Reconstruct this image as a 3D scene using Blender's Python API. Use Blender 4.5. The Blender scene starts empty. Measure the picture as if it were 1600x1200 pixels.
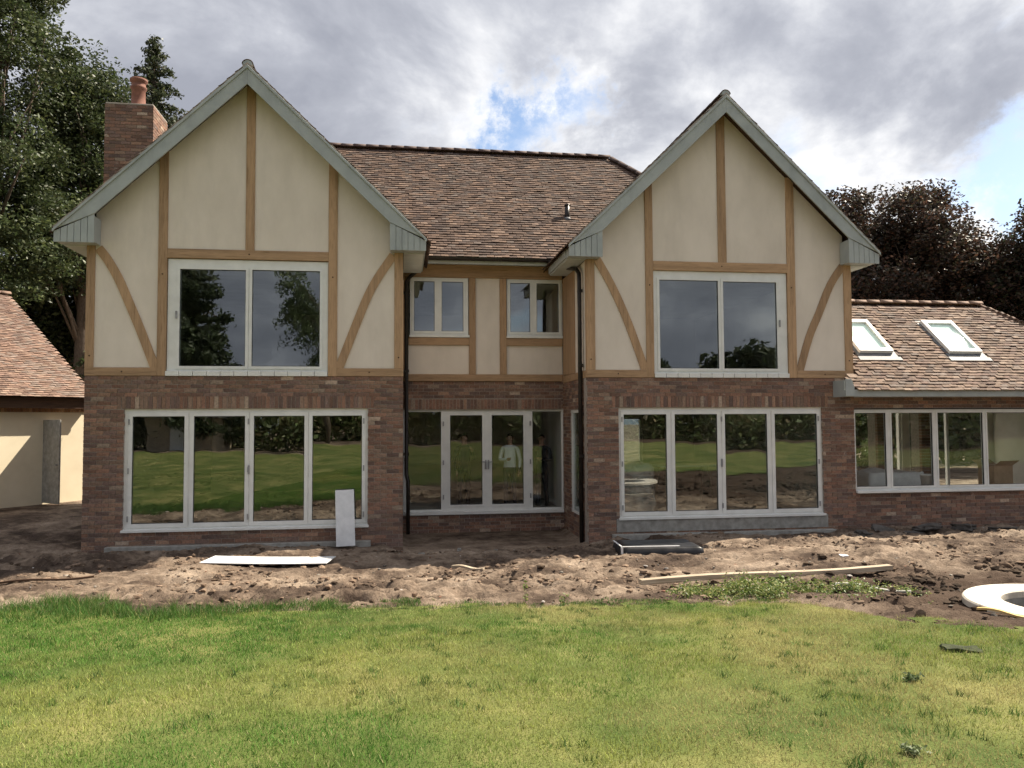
import bpy, bmesh, math, random
import numpy as np
from mathutils import Vector, Matrix
rng = np.random.default_rng(7); random.seed(7)
R = math.radians
scene = bpy.context.scene
col = scene.collection
# ------------------------------------------------------------------ camera
CX, CY, CZ = 5.535, -14.81, 1.897
yaw, pit, rol = R(8.091), R(2.718), R(-0.309)
F = Vector((math.sin(yaw)*math.cos(pit), math.cos(yaw)*math.cos(pit), math.sin(pit)))
RT = Vector((math.cos(yaw), -math.sin(yaw), 0)); UP = RT.cross(F)
r2 = math.cos(rol)*RT + math.sin(rol)*UP; u2 = -math.sin(rol)*RT + math.cos(rol)*UP
cd = bpy.data.cameras.new('camera'); cam = bpy.data.objects.new('camera', cd); col.objects.link(cam)
M = Matrix((r2, u2, -F)).transposed().to_4x4(); M.translation = (CX, CY, CZ); cam.matrix_world = M
cd.sensor_width = 36; cd.lens = 36*1227.8/1600; cd.clip_end = 2000; cd.clip_start = .05
scene.camera = cam
# ------------------------------------------------------------------ sun, sky, exposure
SUN = Vector((.80, .285, 1.0)).normalized()
sl = bpy.data.lights.new('sun', 'SUN'); sl.energy = 5.0; sl.angle = R(.5); sl.color = (1, .90, .74)
so = bpy.data.objects.new('sun', sl); col.objects.link(so)
so.rotation_euler = SUN.to_track_quat('Z', 'Y').to_euler()
world = bpy.data.worlds.new('World'); scene.world = world; world.use_nodes = True
wt = world.node_tree; wt.nodes.clear()
def N(tree, typ, **kw):
    n = tree.nodes.new(typ)
    for k, v in kw.items():
        if k == 'inp':
            for a, b in v.items(): n.inputs[a].default_value = b
        else: setattr(n, k, v)
    return n
def ramp(tree, stops, interp='LINEAR'):
    n = tree.nodes.new('ShaderNodeValToRGB'); e = n.color_ramp.elements
    n.color_ramp.interpolation = interp
    while len(e) < len(stops): e.new(.5)
    for el, (p, c) in zip(e, stops):
        el.position = p; el.color = (c if len(c) == 4 else (*c, 1))
    return n
def build_world():
    t = wt; L = t.links.new
    sky = N(t, 'ShaderNodeTexSky', sky_type='NISHITA', sun_disc=False)
    sky.sun_elevation = math.asin(SUN.z); sky.sun_rotation = math.atan2(SUN.x, SUN.y)
    sky.air_density = 1.0; sky.dust_density = 1.2; sky.ozone_density = 1.5
    bg1 = N(t, 'ShaderNodeBackground', inp={'Strength': .08}); L(sky.outputs[0], bg1.inputs[0])
    tc = N(t, 'ShaderNodeTexCoord')
    sep = N(t, 'ShaderNodeSeparateXYZ'); L(tc.outputs['Generated'], sep.inputs[0])
    mx = N(t, 'ShaderNodeMath', operation='MAXIMUM', inp={1: 0.0}); L(sep.outputs[2], mx.inputs[0])
    ad = N(t, 'ShaderNodeMath', operation='ADD', inp={1: .42}); L(mx.outputs[0], ad.inputs[0])
    dx = N(t, 'ShaderNodeMath', operation='DIVIDE'); L(sep.outputs[0], dx.inputs[0]); L(ad.outputs[0], dx.inputs[1])
    dy = N(t, 'ShaderNodeMath', operation='DIVIDE'); L(sep.outputs[1], dy.inputs[0]); L(ad.outputs[0], dy.inputs[1])
    cb = N(t, 'ShaderNodeCombineXYZ', inp={2: 3.7}); L(dx.outputs[0], cb.inputs[0]); L(dy.outputs[0], cb.inputs[1])
    n1 = N(t, 'ShaderNodeTexNoise', inp={'Scale': 2.3, 'Detail': 10, 'Roughness': .58, 'Distortion': .3}); L(cb.outputs[0], n1.inputs['Vector'])
    # one opening in the cloud cover, where the photo has it
    HOLE = .235
    nw = N(t, 'ShaderNodeTexNoise', inp={'Scale': 9, 'Detail': 9, 'Roughness': .68}); L(tc.outputs['Generated'], nw.inputs['Vector'])
    wv = N(t, 'ShaderNodeVectorMath', operation='MULTIPLY_ADD'); L(nw.outputs['Color'], wv.inputs[0]); wv.inputs[1].default_value = (.22, .22, .22)
    of = N(t, 'ShaderNodeVectorMath', operation='SUBTRACT'); L(tc.outputs['Generated'], of.inputs[0]); of.inputs[1].default_value = (.11, .11, .11); L(of.outputs[0], wv.inputs[2])
    def hole(d, lo, hi):
        dv = Vector(d).normalized()
        vm = N(t, 'ShaderNodeVectorMath', operation='DISTANCE'); L(wv.outputs[0], vm.inputs[0]); vm.inputs[1].default_value = dv
        mr = N(t, 'ShaderNodeMapRange', inp={'From Min': lo, 'From Max': hi, 'To Min': HOLE, 'To Max': 0}); mr.interpolation_type = 'SMOOTHSTEP'
        L(vm.outputs['Value'], mr.inputs['Value']); return mr
    def pix(u, v): return F + ((u-800)/1227.8)*r2 + ((600-v)/1227.8)*u2
    h1 = hole(pix(905, 190), .0, .085); h2 = hole(pix(1620, 310), .01, .12); h3 = hole(pix(800, 230), .0, .075)
    s1 = N(t, 'ShaderNodeMath', operation='SUBTRACT'); L(n1.outputs[0], s1.inputs[0]); L(h1.outputs[0], s1.inputs[1])
    s2 = N(t, 'ShaderNodeMath', operation='SUBTRACT'); L(s1.outputs[0], s2.inputs[0]); L(h2.outputs[0], s2.inputs[1])
    s3 = N(t, 'ShaderNodeMath', operation='SUBTRACT'); L(s2.outputs[0], s3.inputs[0]); L(h3.outputs[0], s3.inputs[1])
    cov = ramp(t, [(.27, (0, 0, 0)), (.45, (1, 1, 1))], 'EASE'); L(s3.outputs[0], cov.inputs[0])
    # cloud body: grey bellies and bright edges
    mp = N(t, 'ShaderNodeMapping', inp={'Location': (4.3, 1.7, 0), 'Scale': (1.15, .95, 1)}); L(cb.outputs[0], mp.inputs[0])
    n2 = N(t, 'ShaderNodeTexNoise', inp={'Scale': 3.1, 'Detail': 11, 'Roughness': .57, 'Distortion': .3}); L(mp.outputs[0], n2.inputs['Vector'])
    mx2 = N(t, 'ShaderNodeMath', operation='MULTIPLY_ADD', inp={1: -.55, 2: .28}); L(s3.outputs[0], mx2.inputs[0])   # thin edges brighter
    ad2 = N(t, 'ShaderNodeMath', operation='ADD'); L(n2.outputs[0], ad2.inputs[0]); L(mx2.outputs[0], ad2.inputs[1])
    dn = N(t, 'ShaderNodeVectorMath', operation='DOT_PRODUCT'); L(tc.outputs['Generated'], dn.inputs[0]); dn.inputs[1].default_value = SUN
    pw = N(t, 'ShaderNodeMath', operation='POWER', use_clamp=True, inp={1: 3}); mxd = N(t, 'ShaderNodeMath', operation='MAXIMUM', inp={1: 0}); L(dn.outputs['Value'], mxd.inputs[0]); L(mxd.outputs[0], pw.inputs[0])
    ml = N(t, 'ShaderNodeMath', operation='MULTIPLY_ADD', inp={1: .22}); L(pw.outputs[0], ml.inputs[0]); L(ad2.outputs[0], ml.inputs[2])
    cr = ramp(t, [(.36, (.41, .43, .50)), (.47, (.52, .54, .61)), (.54, (.655, .675, .74)), (.61, (.86, .875, .92)), (.70, (1.14, 1.14, 1.15))]); L(ml.outputs[0], cr.inputs[0])
    bg2 = N(t, 'ShaderNodeBackground', inp={'Strength': .44}); L(cr.outputs[0], bg2.inputs[0])
    mix = N(t, 'ShaderNodeMixShader'); L(cov.outputs[0], mix.inputs[0]); L(bg1.outputs[0], mix.inputs[1]); L(bg2.outputs[0], mix.inputs[2])
    out = N(t, 'ShaderNodeOutputWorld'); L(mix.outputs[0], out.inputs[0])
build_world()
vs = scene.view_settings; vs.view_transform = 'Standard'; vs.look = 'None'; vs.exposure = 1.15; vs.gamma = 1
scene.cycles.use_adaptive_sampling = True; scene.cycles.adaptive_threshold = .025; scene.cycles.max_bounces = 6; scene.cycles.diffuse_bounces = 3; scene.cycles.glossy_bounces = 3; scene.cycles.transparent_max_bounces = 12; scene.cycles.sample_clamp_indirect = 4

# ------------------------------------------------------------------ helpers
def tag(o, label=None, cat=None, group=None, kind=None):
    if label: o['label'] = label
    if cat: o['category'] = cat
    if group: o['group'] = group
    if kind: o['kind'] = kind
    return o
def empty(name, loc=(0, 0, 0), rz=0, label=None, cat=None, group=None):
    o = bpy.data.objects.new(name, None); col.objects.link(o); o.location = loc; o.rotation_euler = (0, 0, rz)
    o.empty_display_size = .2
    return tag(o, label, cat, group)
def link(name, me, mat, parent=None, kind=None):
    o = bpy.data.objects.new(name, me); col.objects.link(o)
    if mat is not None and not me.materials: me.materials.append(mat)
    if parent is not None: o.parent = parent
    if kind: o['kind'] = kind
    return o
def bevel(o, w=.004, seg=2):
    m = o.modifiers.new('bevel', 'BEVEL'); m.width = w; m.segments = seg; m.limit_method = 'ANGLE'; m.angle_limit = R(40)
    return o
def np_mesh(name, V, Fc, fcol=None, smooth=False):
    """V (n,3), Fc (m,k) with one k; fcol (m,3) face colours."""
    V = np.asarray(V, dtype=np.float32); Fc = np.asarray(Fc, dtype=np.int32); m, k = Fc.shape
    me = bpy.data.meshes.new(name)
    me.vertices.add(len(V)); me.vertices.foreach_set('co', V.ravel())
    me.loops.add(m*k); me.loops.foreach_set('vertex_index', Fc.ravel())
    me.polygons.add(m); me.polygons.foreach_set('loop_start', np.arange(0, m*k, k, dtype=np.int32))
    me.polygons.foreach_set('use_smooth', np.full(m, smooth, dtype=bool))
    if fcol is not None:
        a = me.attributes.new('Col', 'FLOAT_COLOR', 'FACE'); c = np.ones((m, 4), dtype=np.float32); c[:, :3] = fcol; a.data.foreach_set('color', c.ravel())
    me.update(calc_edges=True); me.validate()
    return me
BV = np.array([(-1,-1,-1),(1,-1,-1),(1,1,-1),(-1,1,-1),(-1,-1,1),(1,-1,1),(1,1,1),(-1,1,1)], dtype=float)
BF = np.array([(0,3,2,1),(4,5,6,7),(0,1,5,4),(1,2,6,5),(2,3,7,6),(3,0,4,7)])
def boxes_np(C, A, B, D):
    """centres and three half-axis vectors, each (n,3) -> V,F"""
    C, A, B, D = [np.asarray(a, dtype=float).reshape(-1, 3) for a in (C, A, B, D)]
    n = len(C)
    V = C[:, None] + BV[None, :, :1]*A[:, None] + BV[None, :, 1:2]*B[:, None] + BV[None, :, 2:]*D[:, None]
    Fc = BF[None] + 8*np.arange(n)[:, None, None]
    return V.reshape(-1, 3), Fc.reshape(-1, 4)
def aab(bl):
    b = np.array(bl, dtype=float).reshape(-1, 6); c = np.stack([(b[:, 0]+b[:, 1])/2, (b[:, 2]+b[:, 3])/2, (b[:, 4]+b[:, 5])/2], 1)
    h = np.stack([(b[:, 1]-b[:, 0])/2, (b[:, 3]-b[:, 2])/2, (b[:, 5]-b[:, 4])/2], 1); z = np.zeros(len(b))
    return boxes_np(c, np.stack([h[:, 0], z, z], 1), np.stack([z, h[:, 1], z], 1), np.stack([z, z, h[:, 2]], 1))
def bx(name, bl, mat, parent=None, bev=0, kind=None):
    """axis-aligned boxes (x0,x1,y0,y1,z0,z1) as one mesh object"""
    V, Fc = aab(bl); o = link(name, np_mesh(name, V, Fc), mat, parent, kind)
    if bev: bevel(o, bev)
    return o
def prism(name, poly, y0, y1, mat, parent=None, bev=0):
    """polygon in x,z extruded from y0 to y1"""
    n = len(poly); me = bpy.data.meshes.new(name)
    V = [(x, y0, z) for x, z in poly] + [(x, y1, z) for x, z in poly]
    area = sum(poly[i][0]*poly[(i+1) % n][1]-poly[(i+1) % n][0]*poly[i][1] for i in range(n))
    idx = list(range(n)) if area > 0 else list(range(n))[::-1]
    Fs = [tuple(idx), tuple(i+n for i in idx[::-1])]
    for a in range(n):
        i, j = idx[a], idx[(a+1) % n]; Fs.append((j, i, i+n, j+n))
    me.from_pydata(V, [], Fs); me.update(); o = link(name, me, mat, parent)
    if bev: bevel(o, bev)
    return o
def tube_data(path, rad, seg=8, cap=True):
    path = [Vector(p) for p in path]; n = len(path)
    rad = [rad]*n if isinstance(rad, (int, float)) else list(rad)
    V = []; Fs = []; up = Vector((0, 0, 1))
    t0 = (path[1]-path[0]).normalized(); a = t0.orthogonal().normalized()
    for i in range(n):
        t = ((path[min(i+1, n-1)]-path[max(i-1, 0)])).normalized()
        a = (a - t*a.dot(t)).normalized(); b = t.cross(a)
        for s in range(seg):
            an = 2*math.pi*s/seg; V.append(path[i] + (a*math.cos(an)+b*math.sin(an))*rad[i])
    for i in range(n-1):
        for s in range(seg):
            s2 = (s+1) % seg; Fs.append((i*seg+s, i*seg+s2, (i+1)*seg+s2, (i+1)*seg+s))
    if cap: Fs.append(tuple(range(seg))[::-1]); Fs.append(tuple((n-1)*seg+s for s in range(seg)))
    return V, Fs
def tube(name, path, rad, mat, parent=None, seg=8, smooth=True):
    V, Fs = tube_data(path, rad, seg); me = bpy.data.meshes.new(name); me.from_pydata(V, [], Fs)
    if smooth: me.polygons.foreach_set('use_smooth', [True]*len(me.polygons))
    me.update(); return link(name, me, mat, parent)
def lathe(name, prof, mat, parent=None, seg=24, loc=(0, 0, 0)):
    V = []; Fs = []
    for r, z in prof:
        for s in range(seg):
            a = 2*math.pi*s/seg; V.append((loc[0]+r*math.cos(a), loc[1]+r*math.sin(a), loc[2]+z))
    for i in range(len(prof)-1):
        for s in range(seg): Fs.append((i*seg+s, i*seg+(s+1) % seg, (i+1)*seg+(s+1) % seg, (i+1)*seg+s))
    me = bpy.data.meshes.new(name); me.from_pydata(V, [], Fs); me.update()
    me.polygons.foreach_set('use_smooth', [True]*len(me.polygons)); return link(name, me, mat, parent)
def rect_minus(rect, holes):
    x0, x1, z0, z1 = rect
    xs = sorted({x0, x1, *[min(max(h[i], x0), x1) for h in holes for i in (0, 1)]}); zs = sorted({z0, z1, *[min(max(h[i], z0), z1) for h in holes for i in (2, 3)]})
    out = []
    for i in range(len(xs)-1):
        for j in range(len(zs)-1):
            cx, cz = (xs[i]+xs[i+1])/2, (zs[j]+zs[j+1])/2
            if not any(h[0] < cx < h[1] and h[2] < cz < h[3] for h in holes): out.append((xs[i], xs[i+1], zs[j], zs[j+1]))
    return out
# value noise on a lattice, for terrain, colours and scatter masks
_P = np.random.default_rng(3).random((256, 256))
def vnoise(x, y):
    xi = np.floor(x).astype(int); yi = np.floor(y).astype(int); fx = x-xi; fy = y-yi
    fx = fx*fx*(3-2*fx); fy = fy*fy*(3-2*fy); g = lambda a, b: _P[a % 256, b % 256]
    return (g(xi, yi)*(1-fx)+g(xi+1, yi)*fx)*(1-fy)+(g(xi, yi+1)*(1-fx)+g(xi+1, yi+1)*fx)*fy
def fbm(x, y, sc, octv=4, gain=.5):
    s = 0; a = 1; tot = 0
    for o in range(octv):
        s = s + a*vnoise(x*sc+17.3*o, y*sc+9.1*o); tot += a; a *= gain; sc *= 2.03
    return s/tot
# ------------------------------------------------------------------ materials
def new_mat(name):
    m = bpy.data.materials.new(name); m.use_nodes = True; t = m.node_tree; t.nodes.clear()
    out = N(t, 'ShaderNodeOutputMaterial'); p = N(t, 'ShaderNodeBsdfPrincipled'); t.links.new(p.outputs[0], out.inputs[0])
    return m, t, p, out
def mat_noise(name, c1, c2, scale=8, rough=.8, detail=5, stretch=(1, 1, 1), bump=0, bscale=60, spec=.3, lo=.35, hi=.65, c3=None, coord='Object', objvar=0):
    m, t, p, out = new_mat(name); L = t.links.new
    tc = N(t, 'ShaderNodeTexCoord'); mp = N(t, 'ShaderNodeMapping', inp={'Scale': stretch}); L(tc.outputs[coord], mp.inputs[0])
    n = N(t, 'ShaderNodeTexNoise', inp={'Scale': scale, 'Detail': detail, 'Roughness': .6}); L(mp.outputs[0], n.inputs['Vector'])
    st = [(lo, c1), (hi, c2)] if c3 is None else [(lo, c1), ((lo+hi)/2, c2), (hi, c3)]
    cr = ramp(t, st); L(n.outputs[0], cr.inputs[0]); L(cr.outputs[0], p.inputs['Base Color'])
    if objvar:
        oi = N(t, 'ShaderNodeObjectInfo'); mv = N(t, 'ShaderNodeMapRange', inp={'To Min': 1-objvar, 'To Max': 1+objvar}); L(oi.outputs['Random'], mv.inputs['Value'])
        mu = N(t, 'ShaderNodeMix', data_type='RGBA', blend_type='MULTIPLY', inp={'Factor': 1}); L(cr.outputs[0], mu.inputs['A']); L(mv.outputs[0], mu.inputs['B']); L(mu.outputs['Result'], p.inputs['Base Color'])
    p.inputs['Roughness'].default_value = rough; p.inputs['Specular IOR Level'].default_value = spec
    if bump:
        n2 = N(t, 'ShaderNodeTexNoise', inp={'Scale': bscale, 'Detail': 4}); L(mp.outputs[0], n2.inputs['Vector'])
        b = N(t, 'ShaderNodeBump', inp={'Strength': bump, 'Distance': .01}); L(n2.outputs[0], b.inputs['Height']); L(b.outputs[0], p.inputs['Normal'])
    return m
def mat_attr(name, rough=.85, scale=25, amt=.35, bump=.3, bscale=80, spec=.25, pale=0, transl=0):
    """face colour attribute times a fine noise"""
    m, t, p, out = new_mat(name); L = t.links.new
    at = N(t, 'ShaderNodeAttribute', attribute_name='Col'); tc = N(t, 'ShaderNodeTexCoord')
    src = at.outputs['Color']
    if amt:
        n = N(t, 'ShaderNodeTexNoise', inp={'Scale': scale, 'Detail': 5, 'Roughness': .65}); L(tc.outputs['Object'], n.inputs['Vector'])
        mr = N(t, 'ShaderNodeMapRange', inp={'From Min': .3, 'From Max': .7, 'To Min': 1-amt, 'To Max': 1+amt}); L(n.outputs[0], mr.inputs['Value'])
        mu = N(t, 'ShaderNodeMix', data_type='RGBA', blend_type='MULTIPLY', inp={'Factor': 1}); L(src, mu.inputs['A']); L(mr.outputs[0], mu.inputs['B']); src = mu.outputs['Result']
    if pale:      # lime and mortar smears
        n3 = N(t, 'ShaderNodeTexNoise', inp={'Scale': 9, 'Detail': 7, 'Roughness': .7}); L(tc.outputs['Object'], n3.inputs['Vector'])
        r3 = ramp(t, [(.62, (0, 0, 0)), (.72, (pale, pale, pale))]); L(n3.outputs[0], r3.inputs[0])
        m3 = N(t, 'ShaderNodeMix', data_type='RGBA', inp={'B': (.42, .37, .33, 1)}); L(r3.outputs[0], m3.inputs['Factor']); L(src, m3.inputs['A']); src = m3.outputs['Result']
    L(src, p.inputs['Base Color']); p.inputs['Roughness'].default_value = rough; p.inputs['Specular IOR Level'].default_value = spec
    if bump:
        n2 = N(t, 'ShaderNodeTexNoise', inp={'Scale': bscale, 'Detail': 4}); L(tc.outputs['Object'], n2.inputs['Vector'])
        b = N(t, 'ShaderNodeBump', inp={'Strength': bump, 'Distance': .006}); L(n2.outputs[0], b.inputs['Height']); L(b.outputs[0], p.inputs['Normal'])
    if transl:
        tr = N(t, 'ShaderNodeBsdfTranslucent'); L(src, tr.inputs[0]); ms = N(t, 'ShaderNodeMixShader', inp={0: transl}); L(p.outputs[0], ms.inputs[1]); L(tr.outputs[0], ms.inputs[2]); L(ms.outputs[0], out.inputs[0])
    return m
def mat_glass(name, f0=.13, tint=(.62, .68, .66)):
    # thin glazing: Schlick reflectance on either face, so that both sides of a pane behave alike
    m = bpy.data.materials.new(name); m.use_nodes = True; t = m.node_tree; t.nodes.clear(); L = t.links.new
    out = N(t, 'ShaderNodeOutputMaterial'); tr = N(t, 'ShaderNodeBsdfTransparent', inp={0: (*tint, 1)}); gl = N(t, 'ShaderNodeBsdfGlossy', inp={'Color': (.96, .98, 1, 1), 'Roughness': .008})
    tc = N(t, 'ShaderNodeTexCoord'); n = N(t, 'ShaderNodeTexNoise', inp={'Scale': 1.6, 'Detail': 1}); L(tc.outputs['Object'], n.inputs['Vector'])
    b = N(t, 'ShaderNodeBump', inp={'Strength': .10, 'Distance': .02}); L(n.outputs[0], b.inputs['Height']); L(b.outputs[0], gl.inputs['Normal'])
    ge = N(t, 'ShaderNodeNewGeometry'); dt = N(t, 'ShaderNodeVectorMath', operation='DOT_PRODUCT'); L(ge.outputs['Incoming'], dt.inputs[0]); L(ge.outputs['Normal'], dt.inputs[1])
    ab = N(t, 'ShaderNodeMath', operation='ABSOLUTE'); L(dt.outputs['Value'], ab.inputs[0]); om = N(t, 'ShaderNodeMath', operation='SUBTRACT', inp={0: 1.0}, use_clamp=True); L(ab.outputs[0], om.inputs[1])
    p5 = N(t, 'ShaderNodeMath', operation='POWER', inp={1: 5.0}); L(om.outputs[0], p5.inputs[0]); fr = N(t, 'ShaderNodeMath', operation='MULTIPLY_ADD', inp={1: 1-f0, 2: f0}); L(p5.outputs[0], fr.inputs[0])
    mx = N(t, 'ShaderNodeMixShader'); L(fr.outputs[0], mx.inputs[0]); L(tr.outputs[0], mx.inputs[1]); L(gl.outputs[0], mx.inputs[2]); L(mx.outputs[0], out.inputs[0])
    return m
MT = {}
MT['brick'] = mat_attr('brick', amt=.4, scale=30, bump=.5, bscale=90, pale=.75)
MT['tile'] = mat_attr('clay_tile', amt=.3, scale=18, bump=.4, bscale=70, rough=.9)
MT['mortar'] = mat_noise('mortar', (.26, .225, .19), (.38, .33, .285), 20, .95, bump=.4)
MT['render'] = mat_noise('cream_render', (.60, .53, .45), (.75, .67, .58), 1.1, .93, detail=10, stretch=(1.3, 1.3, .7), bump=.25, bscale=110, lo=.25, hi=.75)
def add_streaks(m, amt, sc=(5, 5, .35), lo=.52, hi=.72):
    t = m.node_tree; L = t.links.new; p = next(n for n in t.nodes if n.type == 'BSDF_PRINCIPLED'); src = p.inputs['Base Color'].links[0].from_socket
    tc = N(t, 'ShaderNodeTexCoord'); mp = N(t, 'ShaderNodeMapping', inp={'Scale': sc}); L(tc.outputs['Object'], mp.inputs[0]); n = N(t, 'ShaderNodeTexNoise', inp={'Scale': 1.0, 'Detail': 8, 'Roughness': .65}); L(mp.outputs[0], n.inputs['Vector'])
    mr = N(t, 'ShaderNodeMapRange', inp={'From Min': lo, 'From Max': hi, 'To Min': 1, 'To Max': 1-amt}); L(n.outputs[0], mr.inputs['Value'])
    mu = N(t, 'ShaderNodeMix', data_type='RGBA', blend_type='MULTIPLY', inp={'Factor': 1}); L(src, mu.inputs['A']); L(mr.outputs[0], mu.inputs['B']); L(mu.outputs['Result'], p.inputs['Base Color'])
add_streaks(MT['render'], .09, (2.2, 2.2, .5))
MT['gcream'] = mat_noise('pale_cream_render', (.70, .61, .45), (.77, .68, .51), 1.6, .93, detail=7, bump=.12, bscale=130)
MT['oak'] = mat_noise('oak', (.28, .175, .095), (.44, .285, .165), 5, .75, stretch=(6, 6, .6), bump=.25, bscale=30, objvar=.14, lo=.28, hi=.72, c3=(.35, .22, .125))
MT['oakh'] = mat_noise('oak_horizontal', (.28, .175, .095), (.44, .285, .165), 5, .75, stretch=(.6, 6, 6), bump=.25, bscale=30, objvar=.14, lo=.28, hi=.72, c3=(.35, .22, .125))
MT['barge'] = mat_noise('grey_green_paint', (.315, .34, .335), (.375, .40, .39), 3, .5, bump=.05)
add_streaks(MT['barge'], .18, (3, 3, 1.2)); add_streaks(MT['oak'], .35, (9, 9, .5), .45, .7); add_streaks(MT['oakh'], .35, (.5, 9, 9), .45, .7)
MT['frame'] = mat_noise('pale_grey_frame', (.66, .66, .63), (.74, .74, .71), 4, .45, bump=.02)
MT['white'] = mat_noise('white_paint', (.70, .70, .69), (.80, .80, .79), 4, .5)
MT['gutter'] = mat_noise('dark_gutter', (.018, .014, .012), (.035, .028, .024), 6, .35)
MT['glass'] = mat_glass('window_glass', .135, (.80, .84, .82))
MT['skyglass'] = mat_glass('roof_glass', .07, (.97, 1, .985))
MT['clear'] = mat_glass('clear_glass', .055, (.93, .95, .94))
MT['sky_sheen'] = mat_noise('sky_sheen_paint', (.72, .86, .80), (.76, .90, .84), 3, .8)  # pale green colour imitating bright sky mirrored in the roof glass
MT['concrete'] = mat_noise('concrete', (.22, .21, .19), (.34, .33, .30), 7, .95, bump=.4)
MT['plaster'] = mat_noise('plaster', (.62, .59, .55), (.72, .69, .65), 2, .95)
MT['floor'] = mat_noise('screed', (.28, .26, .24), (.36, .34, .31), 3, .9)
MT['metal'] = mat_noise('brushed_steel', (.22, .22, .22), (.32, .32, .32), 12, .35); 
MT['black'] = mat_noise('black_plastic', (.012, .012, .014), (.03, .03, .034), 6, .35, bump=.3, bscale=8)
MT['sheet'] = mat_noise('white_board', (.58, .585, .59), (.72, .72, .72), 5, .6, detail=8)
MT['soffit'] = mat_noise('soffit_paint', (.42, .44, .42), (.48, .50, .48), 3, .7)
MT['darkwood'] = mat_noise('dark_stained_wood', (.05, .028, .016), (.09, .05, .03), 6, .7, stretch=(.5, 6, 6))
MT['softwood'] = mat_noise('weathered_softwood', (.26, .20, .14), (.50, .42, .32), 6, .8, stretch=(.4, 8, 8), bump=.2)
MT['stone'] = mat_noise('pale_stone', (.50, .45, .37), (.66, .60, .51), 4, .85, detail=9, bump=.3)
MT['card'] = mat_noise('cardboard', (.30, .20, .12), (.38, .26, .16), 5, .9)
MT['terracotta'] = mat_noise('terracotta', (.15, .068, .05), (.23, .105, .075), 8, .8, bump=.2)
MT['lead'] = mat_noise('lead', (.10, .105, .115), (.17, .175, .185), 7, .6)
MT['bark'] = mat_noise('bark', (.07, .052, .038), (.14, .11, .085), 10, .95, stretch=(4, 4, .8), bump=.6, bscale=20)
MT['leaf'] = mat_attr('leaf', rough=.5, amt=0, bump=0, spec=.35, transl=.3)
MT['grassblade'] = mat_attr('grass_blade', rough=.6, amt=0, bump=0, spec=.2, transl=.3)
MT['clod'] = mat_attr('soil_clod', amt=.35, scale=40, bump=.6, bscale=60, rough=.97, spec=.1)

# ================================================================== TERRAIN
_ky = np.array([-400, -60, -22, -14.8, -11, -8, -6, -4, -2, 1, 8, 40, 400.])
_kz = np.array([.2, .35, .35, .30, .20, .02, -.15, -.25, -.33, -.34, -.2, -.1, 0.])
def base_z(x, y):
    z = np.interp(y, _ky, _kz)
    rec = np.clip((x-5.2)/.5, 0, 1)*np.clip((9.5-x)/.5, 0, 1)*np.clip((y+1.6)/1.6, 0, 1)
    return z - .20*rec + .03*(fbm(x, y, .35, 3)-.5)
# lawn edge: y as a function of x (the lawn lies on the camera's side)
_lx = np.array([-40, -6, 1.04, 3.95, 6.75, 9.3, 9.9, 10.15, 10.95, 13, 20, 60.]); _ly = np.array([-3.2, -4.2, -5.1, -5.75, -6.15, -6.25, -6.75, -7.9, -8.55, -9.6, -11, -12.])
def lawn_d(x, y):      # > 0 inside the lawn, in metres
    return np.interp(x, _lx, _ly) - y + .9*(fbm(x+50, y+20, 1.1, 4)-.5) + .75*(fbm(x+5, y+2, 4.5, 3)-.5)
def ground_z(x, y):
    z = base_z(x, y); d = lawn_d(x, y); k = np.clip(.35-d, 0, 1)     # rough earth outside the lawn
    near = np.clip((y+12)/2, 0, 1)*np.clip((6-y)/4, 0, 1)*np.clip((x+10)/4, 0, 1)*np.clip((26-x)/4, 0, 1)
    inside = (x > -.1)*(x < 22)*(y > .25)
    ridge = 1-np.abs(2*fbm(x+3, y*1.6+8, 1.5, 4, .55)-1)
    mask = np.clip((fbm(x*.6+40, y*1.3+5, .7, 3)-.36)*4, .25, 1)
    rough = .18*(fbm(x, y*1.35, .9, 3)-.5) + .13*(ridge-.75) + .16*mask*(fbm(x*.7+9, y*1.7+4, 5.2, 4, .62)-.5) - .12*mask*np.clip(fbm(x*.8+31, y*1.7+7, 3.4, 4, .6)-.54, 0, 1)/.2 + .04*mask*(fbm(x, y, 21, 3)-.5) + .05*mask*(fbm(x*.7+2, y*2.4, 9, 3)-.5)
    rr = np.hypot(x-12.22, y+7.65); flat = np.clip((rr-.95)/.5, .12, 1); hole = -.55*np.clip((.66-rr)/.06, 0, 1)
    for r0_, sl_, wv in ((-3.05, -.02, .18), (-4.55, -.035, .22)):
        dd = (y-(r0_+sl_*(x-6)+wv*np.sin(x*.45+r0_)))/.11
        rough = rough - .055*np.exp(-dd**2)*(.6+.4*np.sin(x*38+3*np.sin(x*3))) + .03*np.exp(-(np.abs(dd)-1.8)**2*2)
    rightm = .12*np.clip((x-10)/2.5, 0, 1)*np.clip((y+6)/2, 0, 1)*np.clip((-.9-y)/1, 0, 1)
    return z + (rough*flat*(1-inside)+rightm)*np.clip(k, 0, 1)*near + hole
def grid(xs, ys, zf, keep=None):
    X, Y = np.meshgrid(xs, ys); V = np.stack([X.ravel(), Y.ravel(), zf(X.ravel(), Y.ravel())], 1)
    nx, ny = len(xs), len(ys); i = np.arange(nx-1); j = np.arange(ny-1); I, J = np.meshgrid(i, j); a = (J*nx+I).ravel()
    Fc = np.stack([a, a+1, a+1+nx, a+nx], 1)
    if keep is not None:
        c = V[Fc].mean(1); Fc = Fc[keep(c[:, 0], c[:, 1])]
        used, inv = np.unique(Fc, return_inverse=True); V = V[used]; Fc = inv.reshape(Fc.shape)
    return V, Fc
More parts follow.
